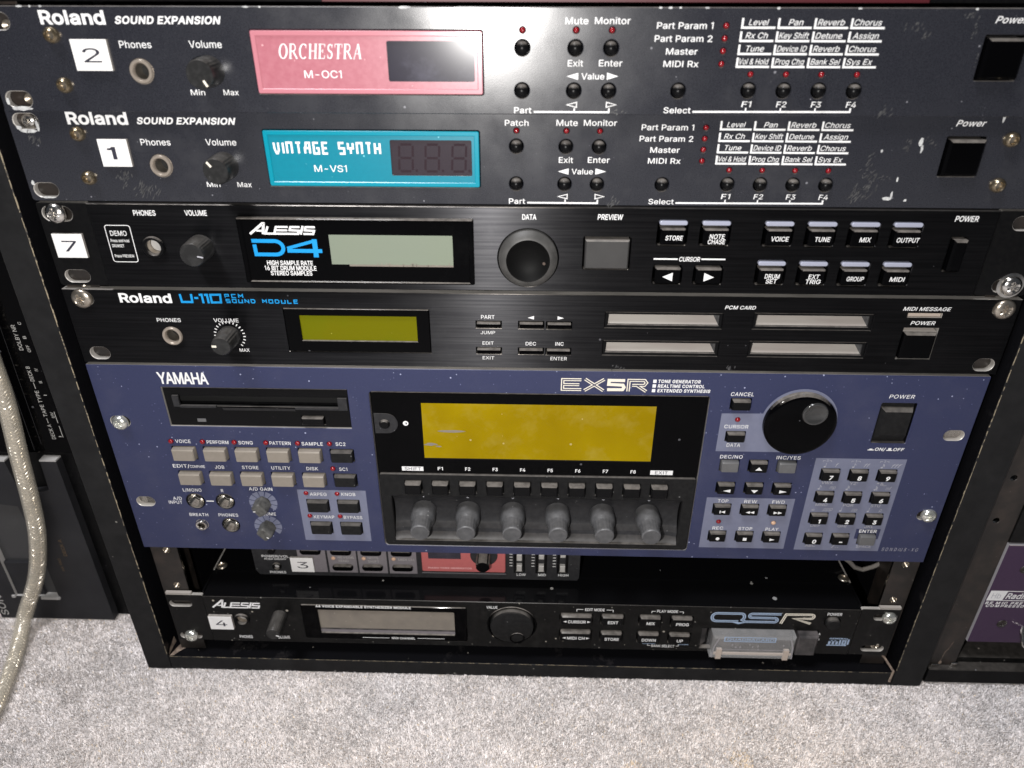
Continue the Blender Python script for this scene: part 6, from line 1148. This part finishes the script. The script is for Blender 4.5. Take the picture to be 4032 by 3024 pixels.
for x0, x1, z0, z1, s_ in ks:
    cx, cz = (x0 + x1) / 2, (z0 + z1) / 2; b = place('button', key_cap(x1 - x0, z1 - z0 - 1, 2.2, 'black_plastic', .9, r=1.2), sy, (cx, Y, cz))
    lg = MB(); t_ = s_[0]; wd_ = {'CURSOR': 11.6, 'MIDI CH': 11.6, 'EDIT': 6.8, 'STORE': 9.4, 'MIX': 5.4, 'PROG': 8.2, 'DOWN': 9.2, 'UP': 4.0}[t_]
    lg.text(t_, -wd_ / 2 + .3, wd_ / 2 + .3, -1.9, 2.6, -2.26, 0, .016, sp=.98)
    if x1 - x0 > 16: lg.flat([(-8.6, -.5), (-6.4, -1.4), (-6.4, .4)], -2.26); lg.flat([(9.2, -.5), (7.0, .4), (7.0, -1.4)], -2.26)
    lg.build('legend', 'white_ink', b, smooth=0)
    if len(s_) > 1: lg = MB(); lg.text(s_[1], 0 if t_ == 'UP' else -3.5, 6.5 if t_ == 'UP' else 5.2, -4.4, 1.4, -2.0, .2, .02); lg.build('blue_legend', 'blue_ink' if False else 'ice_ink', b, smooth=0)
lg = MB(); alesis(lg, 33.4, F - 50.8, 31.6, 7.2, Y - .07, 1.1); lg.build('brand_lettering', 'ice_ink' if False else 'white_ink', sy, smooth=0)
lt = MB(); yl = Y - .07
for s_, a, b, z, h in (('PHONES', 46.3, 55.1, F - 78.6, 2.6), ('VOLUME', 70.5, 80.4, F - 78.4, 2.6), ('VALUE', 213.1, 220.2, F - 46.4, 2.4), ('POWER', 431.6, 440.9, F - 46.2, 2.5), ('EDIT MODE', 276.8, 289.4, F - 46.6, 2.4), ('PLAY MODE', 323.0, 336.5, F - 46.7, 2.4), ('BANK SELECT', 322.3, 337.6, F - 78.6, 2.3)): lt.text(s_, a, b, z, h, yl, 0, .014, sp=.98)
lt.text('64 VOICE EXPANDABLE SYNTHESIZER MODULE', 101.8, 164.0, F - 47.9, 2.1, Y - .57, 0, .03); lt.text('MIDI CHANNEL', 149.4, 165.1, F - 76.0, 1.9, Y - .57, 0, .02)
lt.rect(129.9, 147.8, F - 75.25, F - 74.85, Y - .57); lt.rect(166.6, 184.7, F - 75.0, F - 74.6, Y - .57)
for pth in ([(271.5, F - 47.2), (271.5, F - 45.3), (275.6, F - 45.3)], [(290.6, F - 45.4), (294.9, F - 45.4), (294.9, F - 47.2)], [(319.8, F - 47.2), (319.8, F - 45.6), (322.2, F - 45.6)], [(337.4, F - 45.6), (339.9, F - 45.6), (339.9, F - 47.2)], [(319.7, F - 75.6), (319.7, F - 77.2), (321.6, F - 77.2)], [(338.4, F - 77.2), (340.0, F - 77.2), (340.0, F - 75.6)]): lt.ribbon(pth, .4, yl)
lt.text('A', 429.3, 430.8, F - 64.0, 1.9, yl, 0, .03); lt.text('B', 429.7, 431.1, F - 69.0, 1.9, yl, 0, .03)
lt.build('lettering', 'white_ink', sy, smooth=0)
# double-line model name
b1 = MB(); c1 = MB(); b2 = MB(); yq = Y - .07
q0 = F - 54.0
def dbl(mbx, pth, w_=2.1): mbx.ribbon(pth, w_, yq); c1.ribbon(pth, .35, yq - .05)
dbl(b1, [(376.0, q0 + .9)] + [(362.0, q0 + .9)] + arc(361.4, q0 + 4.4, 2.6, 250, 110, 6, 3.4) + [(362, q0 + 7.9), (376.5, q0 + 7.9)] + arc(377.2, q0 + 4.9, 2.2, 80, -60, 6, 3.0) + [(380.5, q0 + .8), (398.0, q0 + .9)] + arc(398.8, q0 + 2.7, 1.9, -80, 80, 5, 1.9) + [(398, q0 + 4.5), (385, q0 + 4.5)] + arc(384.4, q0 + 6.2, 1.9, 260, 110, 5, 1.8) + [(385, q0 + 8.0), (402.6, q0 + 8.1)], 2.0)
b1.flat([(371.5, q0 + .2), (381.5, q0 + .2), (376.4, q0 - 1.6)], yq)
dbl(b2, [(403.4, q0 - .3), (405.6, q0 + 8.0), (421.0, q0 + 8.2)] + arc(421.6, q0 + 6.4, 1.9, 80, -80, 5, 1.8) + [(421, q0 + 4.6), (411.5, q0 + 4.4), (422.5, q0 + .2)], 1.9)
b1.build('model_lettering', 'ice_ink', sy, smooth=0); b2.build('model_lettering', 'cream_ink', sy, smooth=0); c1.build('model_inline', 'black_ink', sy, smooth=0)
gm = MB(); gm.rect(436.6, 449.4, F - 73.6, F - 72.6, yl); gm.text('GENERAL', 437.4, 449.8, F - 67.6, 1.4, yl, 0, .04)
for k, x in enumerate((438.0, 440.4, 442.8)): gm.rect(x - .7, x + .8, F - 72.4, F - 68.2, yl)
gm.rect(437.3, 443.6, F - 69.4, F - 68.2, yl); gm.rect(444.2, 445.5, F - 72.4, F - 68.2, yl); gm.ribbon([(446.6, F - 71.9), (446.6, F - 68.8), (448.4, F - 68.8), (448.4, F - 71.9)], 1.1, yl, closed=True); gm.rect(449.5, 450.7, F - 72.4, F - 67.4, yl)
gm.build('emblem', 'ice_ink', sy, smooth=0)
mb = MB(); mb.lathe([(0, -3.0), (3.8, -3.0), (4.5, -2.4), (4.7, 2)], 436.1, 30.0, 28); mb.build('power_button', 'black_rubber', sy)
mb = MB(); mb.box(415.5, 428.2, -5.5, 6, 3.8, 21.6, 0, 1.2); mb.build('eject_button', 'card_core', sy)
mb = MB(); mb.add([(353.2, -.5, 6), (353.2, -.5, 22), (358, 3, 22), (358, 3, 6)], [(0, 1, 2, 3)]); mb.build('slot_guide', 'card_core', sy, smooth=0)

cd = thing('memory_card', 'clear plastic memory card sticking out of the lowest module', 'memory card', (386, -2, Z0 - 82.3))
mb = MB(); mb.box(-26.5, 27.0, -6.0, 8, 2.6, 22.6, 0, 1.4); mb.build('card_case', 'clear_card', cd)
mb = MB(); mb.box(-24.5, 25.2, -2.2, 7, 4.0, 21.4, 0); mb.build('card_board', 'card_core', cd)
mb = MB(); mb.ribbon([(-25.6, 4), (-25.0, 14), (-22.6, 21.5)], .9, -6.06); mb.ribbon([(26.2, 4), (25.6, 14), (23.4, 21.5)], .9, -6.06); mb.ribbon([(-24, 11.8), (24, 11.8)], .5, -6.06)
for k in range(9): mb.flat(blob(random.uniform(-22, 22), random.uniform(12.5, 17.5), random.uniform(.5, 1.6), random.uniform(.8, 3), 7, .4), -6.07 - .003 * k)
mb.v = mb.v; mb.build('card_moulding', 'silver', cd, smooth=0)
mb = MB(); mb.box(-25, 25.6, -5.6, -4.6, 6.3, 7.9); mb.box(-23, -19.6, -6.3, -4.5, 2.9, 11.6); mb.box(20.4, 23.8, -6.3, -4.5, 2.9, 11.6); mb.build('card_clip', 'card_clip', cd)
mb = MB(); mb.panel(rr(-19.5, 13.8, 18.8, 23.2), [(rr(-18.7, 13.0, 19.5, 22.6), 0)], -6.08, .05, .01, 0, 0)
mb.text('QUADRACARD', -17.6, 12.4, 20.0, 2.0, -6.1, 0, .02); mb.build('card_lettering', 'ice_ink', cd, smooth=0)

# ------------------------------------------------------------------ small piano module lying on the bottom one
pm = thing('piano_module', 'small piano module with coral display panel and number 3 tag, resting on the lowest module', 'piano module', (0, 17, Z0))
btn = [(117.9, -28.8), (137.6, -28.5), (157.4, -28.3)]
holes = [(rr(x - 6.9, x + 6.9, z - 2.6, z + 2.6, 2.5, 6), 0) for x, z in btn]
mb = MB(); mb.prism(poly([(59, 6), (59, -33.5), (61.2, -37.3), (272, -37.3), (273.3, -35), (273.3, 6)]), 0, 160, 0); mb.build('case', 'dark_grey', pm)
mb = MB()
for a, b in ((88.8, 107.3), (108.6, 127.4), (128.5, 147.3), (148.5, 166.8)): mb.prism(rr(a, b, -33.9, 6, .3, 2), -.5, 0, .15)
mb.build('grey_panel', 'mauve_grey', pm)
PB = MB(); PB.prism(rr(-6.8, 6.8, -2.5, 2.5, 2.3, 6), -2.0, 0, .8); PBm = PB.mesh('button', 'black_gloss')
for x, z in btn + [(117.9, -15.4), (137.6, -15.4), (157.4, -15.4), (98, -15.4)]: place('button', PBm, pm, (x, -.5, z))
for x, z in ((112.2, -21.4), (132.2, -21.2), (151.8, -21.1)): place('indicator_light', AMB, pm, (x, -.6, z))
mb = MB(); mb.prism(rr(170.3, 224.9, -30.3, 6, 1.0, 3), -1.6, 0, .4); PP = mb.build('coral_panel', 'coral', pm)
mb = MB(); mb.rect(174.8, 196.0, -19.0, 2, -1.68); mb.build('display_window', 'smoke', PP, smooth=0)
mb = MB(); mb.text('PIANO TONE GENERATOR', 174.4, 203.0, -27.7, 1.5, -1.68, 0, .03, sp=1.05); mb.build('lettering', 'coral_ink', PP, smooth=0)
mb = MB(); mb.add([(169.8, -.4, -32.6), (225.4, -.4, -32.6), (225.0, -1.8, -30.6), (170.2, -1.8, -30.6)], [(0, 1, 2, 3)]); mb.add([(169.8, -.4, -32.6), (225.4, -.4, -32.6), (225.4, 0, -33.4), (169.8, 0, -33.4)], [(3, 2, 1, 0)]); mb.build('silver_strip', 'silver', pm, smooth=0)
mb = MB(); mb.lathe([(8.8, -1.9), (8.8, -1.7)], 211, -15.5, 32); mb.lathe([(0, -2.0), (8.6, -2.0), (8.9, -1.7)], 211, -15.5, 32); mb.build('dial_ring', 'dark_grey', pm)
place('dial_knob', fluted_knob(4.6, 13.0, 'black_gloss', 10, taper=.95, flute=.05), pm, (211, -1.6, -13.6))
sl = MB(); sc_ = MB(); mk = MB()
for x in (233.9, 248.2, 262.0):
    sl = MB(); sl.panel(rr(x - 3.6, x + 3.6, -31.0, 6, .6, 2), [(rr(x - 1.9, x + 1.9, -29.0, 5), 0)], -1.0, 1.0, .4, 0, 0); sl.box(x - 1.7, x + 1.7, -2.4, 0, -28, -23.0, 1, .3); sl.box(x - 1.7, x + 1.7, -2.2, 0, -19.4 + (x - 233) * .12, -14, 1, .3); sl.build('slider', ['black_plastic', 'slider_cap'], pm)
    for k in range(6): mk.rect(x - 6.4, x - 4.4, -25.4 + k * 2.5 - .25, -25.4 + k * 2.5 + .25, -.06)
for s_, a, b, z in (('LOW', 232.2, 238.2, -34.1), ('MID', 246.4, 251.4, -34.0), ('HIGH', 259.5, 266.2, -33.9), ('PHONES', 68.2, 79.0, -36.2)): mk.text(s_, a, b, z, 2.1, -.06, 0, .014)
mk.text('POWER/VOL', 64.9, 82.8, -22.2, 2.0, -.06, 0, .012); mk.text('PUSH ON/OFF', 66.3, 80.8, -24.3, 1.4, -.06, 0, .014)
mk.build('lettering', 'white_ink', pm, smooth=0)
mk = MB(); mk.text('REVERB', 115.3, 125.6, -21.6, 1.9, -.56); mk.text('SEND', 115.4, 122.0, -24.5, 1.9, -.56); mk.text('NOTE', 135.0, 142.0, -21.5, 1.9, -.56); mk.text('SHIFT', 134.9, 142.3, -24.5, 1.9, -.56); mk.text('MIDI CH', 154.9, 165.2, -22.5, 1.9, -.56); mk.build('panel_lettering', 'slider_cap', pm, smooth=0)
place('jack_socket', jack_socket(3.3, 1.9, 'black_plastic', True, 4), pm, (73.8, 0, -29.6)); mb = MB(); mb.lathe([(0, -.6), (1.4, -.2)], 73.8, -29.6, 14); mb.build('jack_contact', 'deck_edge', pm)
mb = MB(); mb.lathe([(0, -5), (2.2, -5), (2.4, 0)], 73.8, -13, 18); mb.build('power_knob', 'black_plastic', pm)
number_tag(pm, '3', 84.0, 99.0, -32.6, -20.4, y=-.5)
for x in (70, 262):
    mb = MB(); mb.box(x - 5, x + 5, 6, 16, -39.6, -37.3); mb.build('foot', 'black_rubber', pm)

# ------------------------------------------------------------------ loose grey cable behind the lowest module's lid
mb = MB(); pts = [(447, 44, 78), (452, 40, 75.5), (458.2, 40, 71), (463, 40, 65.8), (469, 40, 63.7), (475, 40, 66.3), (482, 40, 71), (490, 40, 76), (500, 40, 82)]
mb.tube(pts, 1.5, 8); o = mb.build('loose_cable', 'grey_cable'); tag(o, 'thin grey cable drooping behind the right rail beside the lowest module', 'cable')

# ------------------------------------------------------------------ braided clear cable at the left
ctrl = [(-96, 24, 420), (-84, 28, 330), (-77, 30, 250), (-76, 31, 200), (-77.2, 32, 150), (-78.3, 32.5, 109.4), (-79.5, 32.5, 81.3), (-84.1, 32, 43.4), (-87.6, 31.5, 10.0), (-92.6, 31, -20.8), (-105.3, 31.5, -57.2), (-120.5, 28, -88), (-121.5, 18, -98.5), (-117, 3.5, -102.2), (-108.5, -22.5, -102.4), (-101.7, -49, -102.4), (-96, -90, -102.4)]
def spline(P, n=9):
    out = []
    for i in range(len(P) - 1):
        p0, p1, p2, p3 = (np.array(P[max(0, min(len(P) - 1, i + k))], float) for k in (-1, 0, 1, 2))
        for k in range(n):
            t_ = k / n; out.append(tuple(.5 * ((2 * p1) + (p2 - p0) * t_ + (2 * p0 - 5 * p1 + 4 * p2 - p3) * t_ ** 2 + (3 * p1 - p0 - 3 * p2 + p3) * t_ ** 3)))
    out.append(tuple(P[-1])); return out
path = [(x, y, z + Z0) for x, y, z in spline(ctrl)]
cb = thing('braided_cable', 'thick clear-jacketed cable with silver braid hanging down at the left edge', 'cable', (-64, 0, Z0))
M['jacket'] = mat('clear_yellowed_jacket', (0.80, 0.74, 0.62), 0.14, alpha=0.30, spec=0.7)
M['braid'] = mat('silver_braid', (0.76, 0.70, 0.60), 0.30, metal=0.7, vary=(120, (0.60, 0.55, 0.47), 0.35, 0.7))
mb = MB(); mb.tube(path, 5.4, 24); mb.v = [(x + 64, y, z - Z0) for x, y, z in mb.v]; mb.build('jacket', 'jacket', cb, smooth=60)
mb = MB(); mb.tube(path, 3.7, 16); mb.v = [(x + 64, y, z - Z0) for x, y, z in mb.v]; mb.build('core', 'braid', cb, smooth=60)
def helix(sign, ph, r=3.35, pitch=15.0):
    P = [Vector(p) for p in path]; out = []; dist = 0; prev = None
    # resample
    pts = []
    for i in range(len(P) - 1):
        m_ = max(1, int((P[i + 1] - P[i]).length / 1.1))
        for k in range(m_): pts.append(P[i].lerp(P[i + 1], k / m_))
    for i, p in enumerate(pts):
        d_ = (pts[min(i + 2, len(pts) - 1)] - pts[max(i - 2, 0)]).normalized()
        a = d_.cross(Vector((.3, .2, .93))).normalized() if prev is None else (prev - d_ * prev.dot(d_)).normalized(); prev = a; b = d_.cross(a)
        if i: dist += (p - pts[i - 1]).length
        t_ = sign * 2 * math.pi * dist / pitch + ph; out.append(tuple(p + (a * math.cos(t_) + b * math.sin(t_)) * r))
    return out
mb = MB()
for s_ in (1, -1):
    for k in range(6): mb.tube(helix(s_, 2 * math.pi * k / 6 + (.2 if s_ > 0 else 0), 3.85 + (.14 if s_ > 0 else 0)), .46, 5)
mb.v = [(x + 64, y, z - Z0) for x, y, z in mb.v]; mb.build('braid', 'braid', cb, smooth=60)

# ------------------------------------------------------------------ tape deck standing on its side
td = thing('tape_deck', 'charcoal twin cassette deck standing on end at the left of the rack', 'tape deck', (-108, 40, 0))
def tds(mb, name, m, par=td, **k): mb.v = [(x + 108, y - 40, z + Z0) for x, y, z in mb.v]; return mb.build(name, m, par, **k)
mb = MB(); mb.prism(rr(-152, -49, -106.5, 330, 3, 4), 43, 300, 1.0); tds(mb, 'case', 'black_satin')
mb = MB(); mb.box(-150, -50, 40, 43, 42, 329, 0, .5); tds(mb, 'upper_fascia', 'black_gloss')
mb = MB(); mb.ribbon([(-71.2, 135), (-73.0, 49)], .35, 39.9); mb.ribbon([(-76.5, 140), (-79, 44)], .5, 39.9); tds(mb, 'fascia_groove', 'dark_grey', smooth=0)
mb = MB()
mb.prism(poly([(-150, -105.5), (-65.2, -105.5), (-65.2, 37.2), (-76.0, 37.2), (-77.2, 20), (-82, -5), (-84, -20), (-97, -20), (-97, 36), (-150, 36)]), 37, 43, 0, 0, 1)
mb = MB(); mb.panel(poly([(-150, -105.5), (-65.4, -105.5), (-65.4, 37.2), (-76.0, 37.2), (-77.2, 14), (-97.0, 10), (-99.6, 36.5), (-150, 36.5)]), [(poly([(-132, -83), (-100.5, -83), (-100.5, -30), (-103, 0), (-132, 4)]), 1)], 37.0, 6, 0, 0, 0, 0)
CD = tds(mb, 'cassette_door', ['deck', 'deck_edge'])
mb = MB(); mb.add([(-131.8, 41, -82.8), (-100.7, 41, -82.8), (-100.7, 41, 3.8), (-131.8, 41, 3.8)], [(0, 1, 2, 3)]); tds(mb, 'door_window', 'deck_window', smooth=0)
mb = MB(); mb.box(-131.8, -111, 38.5, 41.4, -82.8, -52, 0, .3); tds(mb, 'window_block', 'deck')
for q in ((-113, -99.3, 35.6, 37, -84.8, -82.9), (-76.4, -65.6, 37.1, 42.9, 37.2, 38.3), (-150, -99.6, 37.1, 42.9, 36.5, 37.6), (-134.5, -132, 36, 37.2, -84, -82)):
    mb = MB(); mb.box(*q); tds(mb, 'door_ledge', 'deck_edge')
mb = MB(); t = mb.text
t('DOLBY NR', 116.4, 133.0, -62.2, 2.5, 39.9, 0, .006, rot=1); t('DECK A', 53.0, 64.0, -62.2, 2.4, 39.9, 0, .006, rot=1); t('TAPE TYPE', 69.8, 88.6, -62.3, 2.4, 39.9, 0, .006, rot=1); t('DECK B', 95.2, 105.5, -62.4, 2.4, 39.9, 0, .006, rot=1)
mb.rect(-63.6, -63.2, 65.0, 68.6, 39.9); mb.rect(-63.7, -63.3, 90.0, 94.4, 39.9)
for s_, z, l in (('C', 133.1, 1.8), ('B', 124.0, 1.8), ('OFF', 115.2, 4.6), ('IV', 102.3, 1.9), ('II', 94.0, 1.3), ('I', 85.2, .5), ('II/IV', 69.0, 4.2), ('I', 54.7, .5)): t(s_, z, z + l, -58.0, 1.9, 39.9, 0, .006, rot=1)
mb.rect(-57.4, -57.0, 54.4, 63.0, 39.9); mb.rect(-57.4, -57.0, 65.2, 73.5, 39.9)
tds(mb, 'lettering', 'slider_cap', smooth=0)
mb = MB(); mb.text('DECK A', -43.4, -28.4, -82.2, 2.4, 36.9, rot=1, bold=0.0022); mb.text('HX PRO', -57.4, -46, -88.2, 1.8, 36.9, rot=1); tds(mb, 'faded_lettering', 'tan_ink', CD, smooth=0)
mb = MB(); mb.text('SONY', -102.5, -76, -143.2, 5.4, 36.9, bold=0.011, rot=1); tds(mb, 'brand_lettering', 'slider_cap', CD, smooth=0)

# ------------------------------------------------------------------ second rack at the right with a purple preamp
rc = thing('second_rack', 'black steel rack at the right edge, beside the main cabinet', 'rack', (560, 0, 0))
def rcs(mb, name, m, par=rc, **k): mb.v = [(x - 560, y, z + Z0) for x, y, z in mb.v]; return mb.build(name, m, par, **k)
hs = [circ(514.6, 31.8 + k * 31, 2.0, 10) for k in range(9)]
mb = MB(); mb.panel(rr(508.2, 526.6, -92, 350), hs, 2.0, 2, .2, 0, 1); rcs(mb, 'mounting_rail', ['rail', 'steel'])
mb = MB(); mb.box(508, 640, -2, 240, -105, -92.5, 0, .4); rcs(mb, 'bottom_bar', 'black_satin')
mb = MB(); mb.box(526.8, 1010, 5, 240, -92.4, -88); rcs(mb, 'shelf', 'black_dusty')
mb = MB(); mb.box(523.4, 527.4, .6, 2, -94, -88.8, 0, .5); mb.box(510.5, 515.5, .4, 2, -92.2, -90.2, 0, .4); rcs(mb, 'clip', 'steel')
mb = MB(); mb.ribbon([(519.6, -70), (518.2, -77), (516.8, -80), (516.2, -88)], .35, 1.9); mb.flat(blob(516.2, -90, 2.2, 3.4), 1.88); rcs(mb, 'paint_chip', 'chipboard', smooth=0)
mb = MB(); mb.box(507, 509, 6, 250, -105, 350); rcs(mb, 'side_wall', 'wood_inner')
pa = thing('preamp', 'purple preamp at the right edge with white lettering and a chrome handle', 'preamp', (526.8, 0, Z0 - 67.6))
mb = MB(); mb.panel(rr(0, 482, 0, 82.4), [], 0, 3, .3, 0, 1); mb.build('front_panel', ['purple', 'silver'], pa)
mb = MB(); mb.box(20, 460, 3, 220, 1, 81); mb.build('chassis', 'black_satin', pa)
mb = MB(); mb.flat([(0.3, 37.2), (10.0, 37.2), (11.6, 45.6), (1.0, 45.6)], -.06); mb.ribbon([(10.2, 37.5), (40, 37.5), (40, 45.3), (11.6, 45.3)], .6, -.06); mb.text('Radius', 11.4, 28.4, 38.9, 4.8, -.06, .25, .02); mb.text('BE MIC PRE AMP', .4, 34.0, 34.1, 2.2, -.06, .2, .03, sp=1.25); mb.text('COMPRESSOR', 1.6, 27.8, 31.6, 2.2, -.06, .2, .03, sp=1.25); mb.build('lettering', 'white_ink', pa, smooth=0)
mb = MB(); mb.text('Hb', 2.6, 8.2, 39.2, 4.2, -.1, .1, -.004); mb.build('logo', 'grey_ink', pa, smooth=0)
place('screw', pan_screw(3.2, .9, 'rail'), pa, (16.6, 0, 17.0)); place('screw', pan_screw(3.2, .9, 'rail'), pa, (15.6, 0, 63.5))
mb = MB(); mb.tube([(31.0, 0, 14.4), (29.0, -2.5, 13.2), (28.0, -6, 11), (28.4, -8.5, 7.6), (31, -9.5, 5.2), (40, -9.5, 5.0), (50, -9.5, 5.2), (53, -8, 8), (53, 0, 14)], 1.3, 10); mb.build('handle', 'steel', pa)
bu = thing('blank_rack_unit', 'plain black rack unit directly above the purple preamp', 'rack unit', (526.8, 1, Z0 + 15.8))
mb = MB(); mb.box(0, 482, 0, 3, 0, 320, 0, .3); mb.build('front_panel', 'black_dusty', bu)
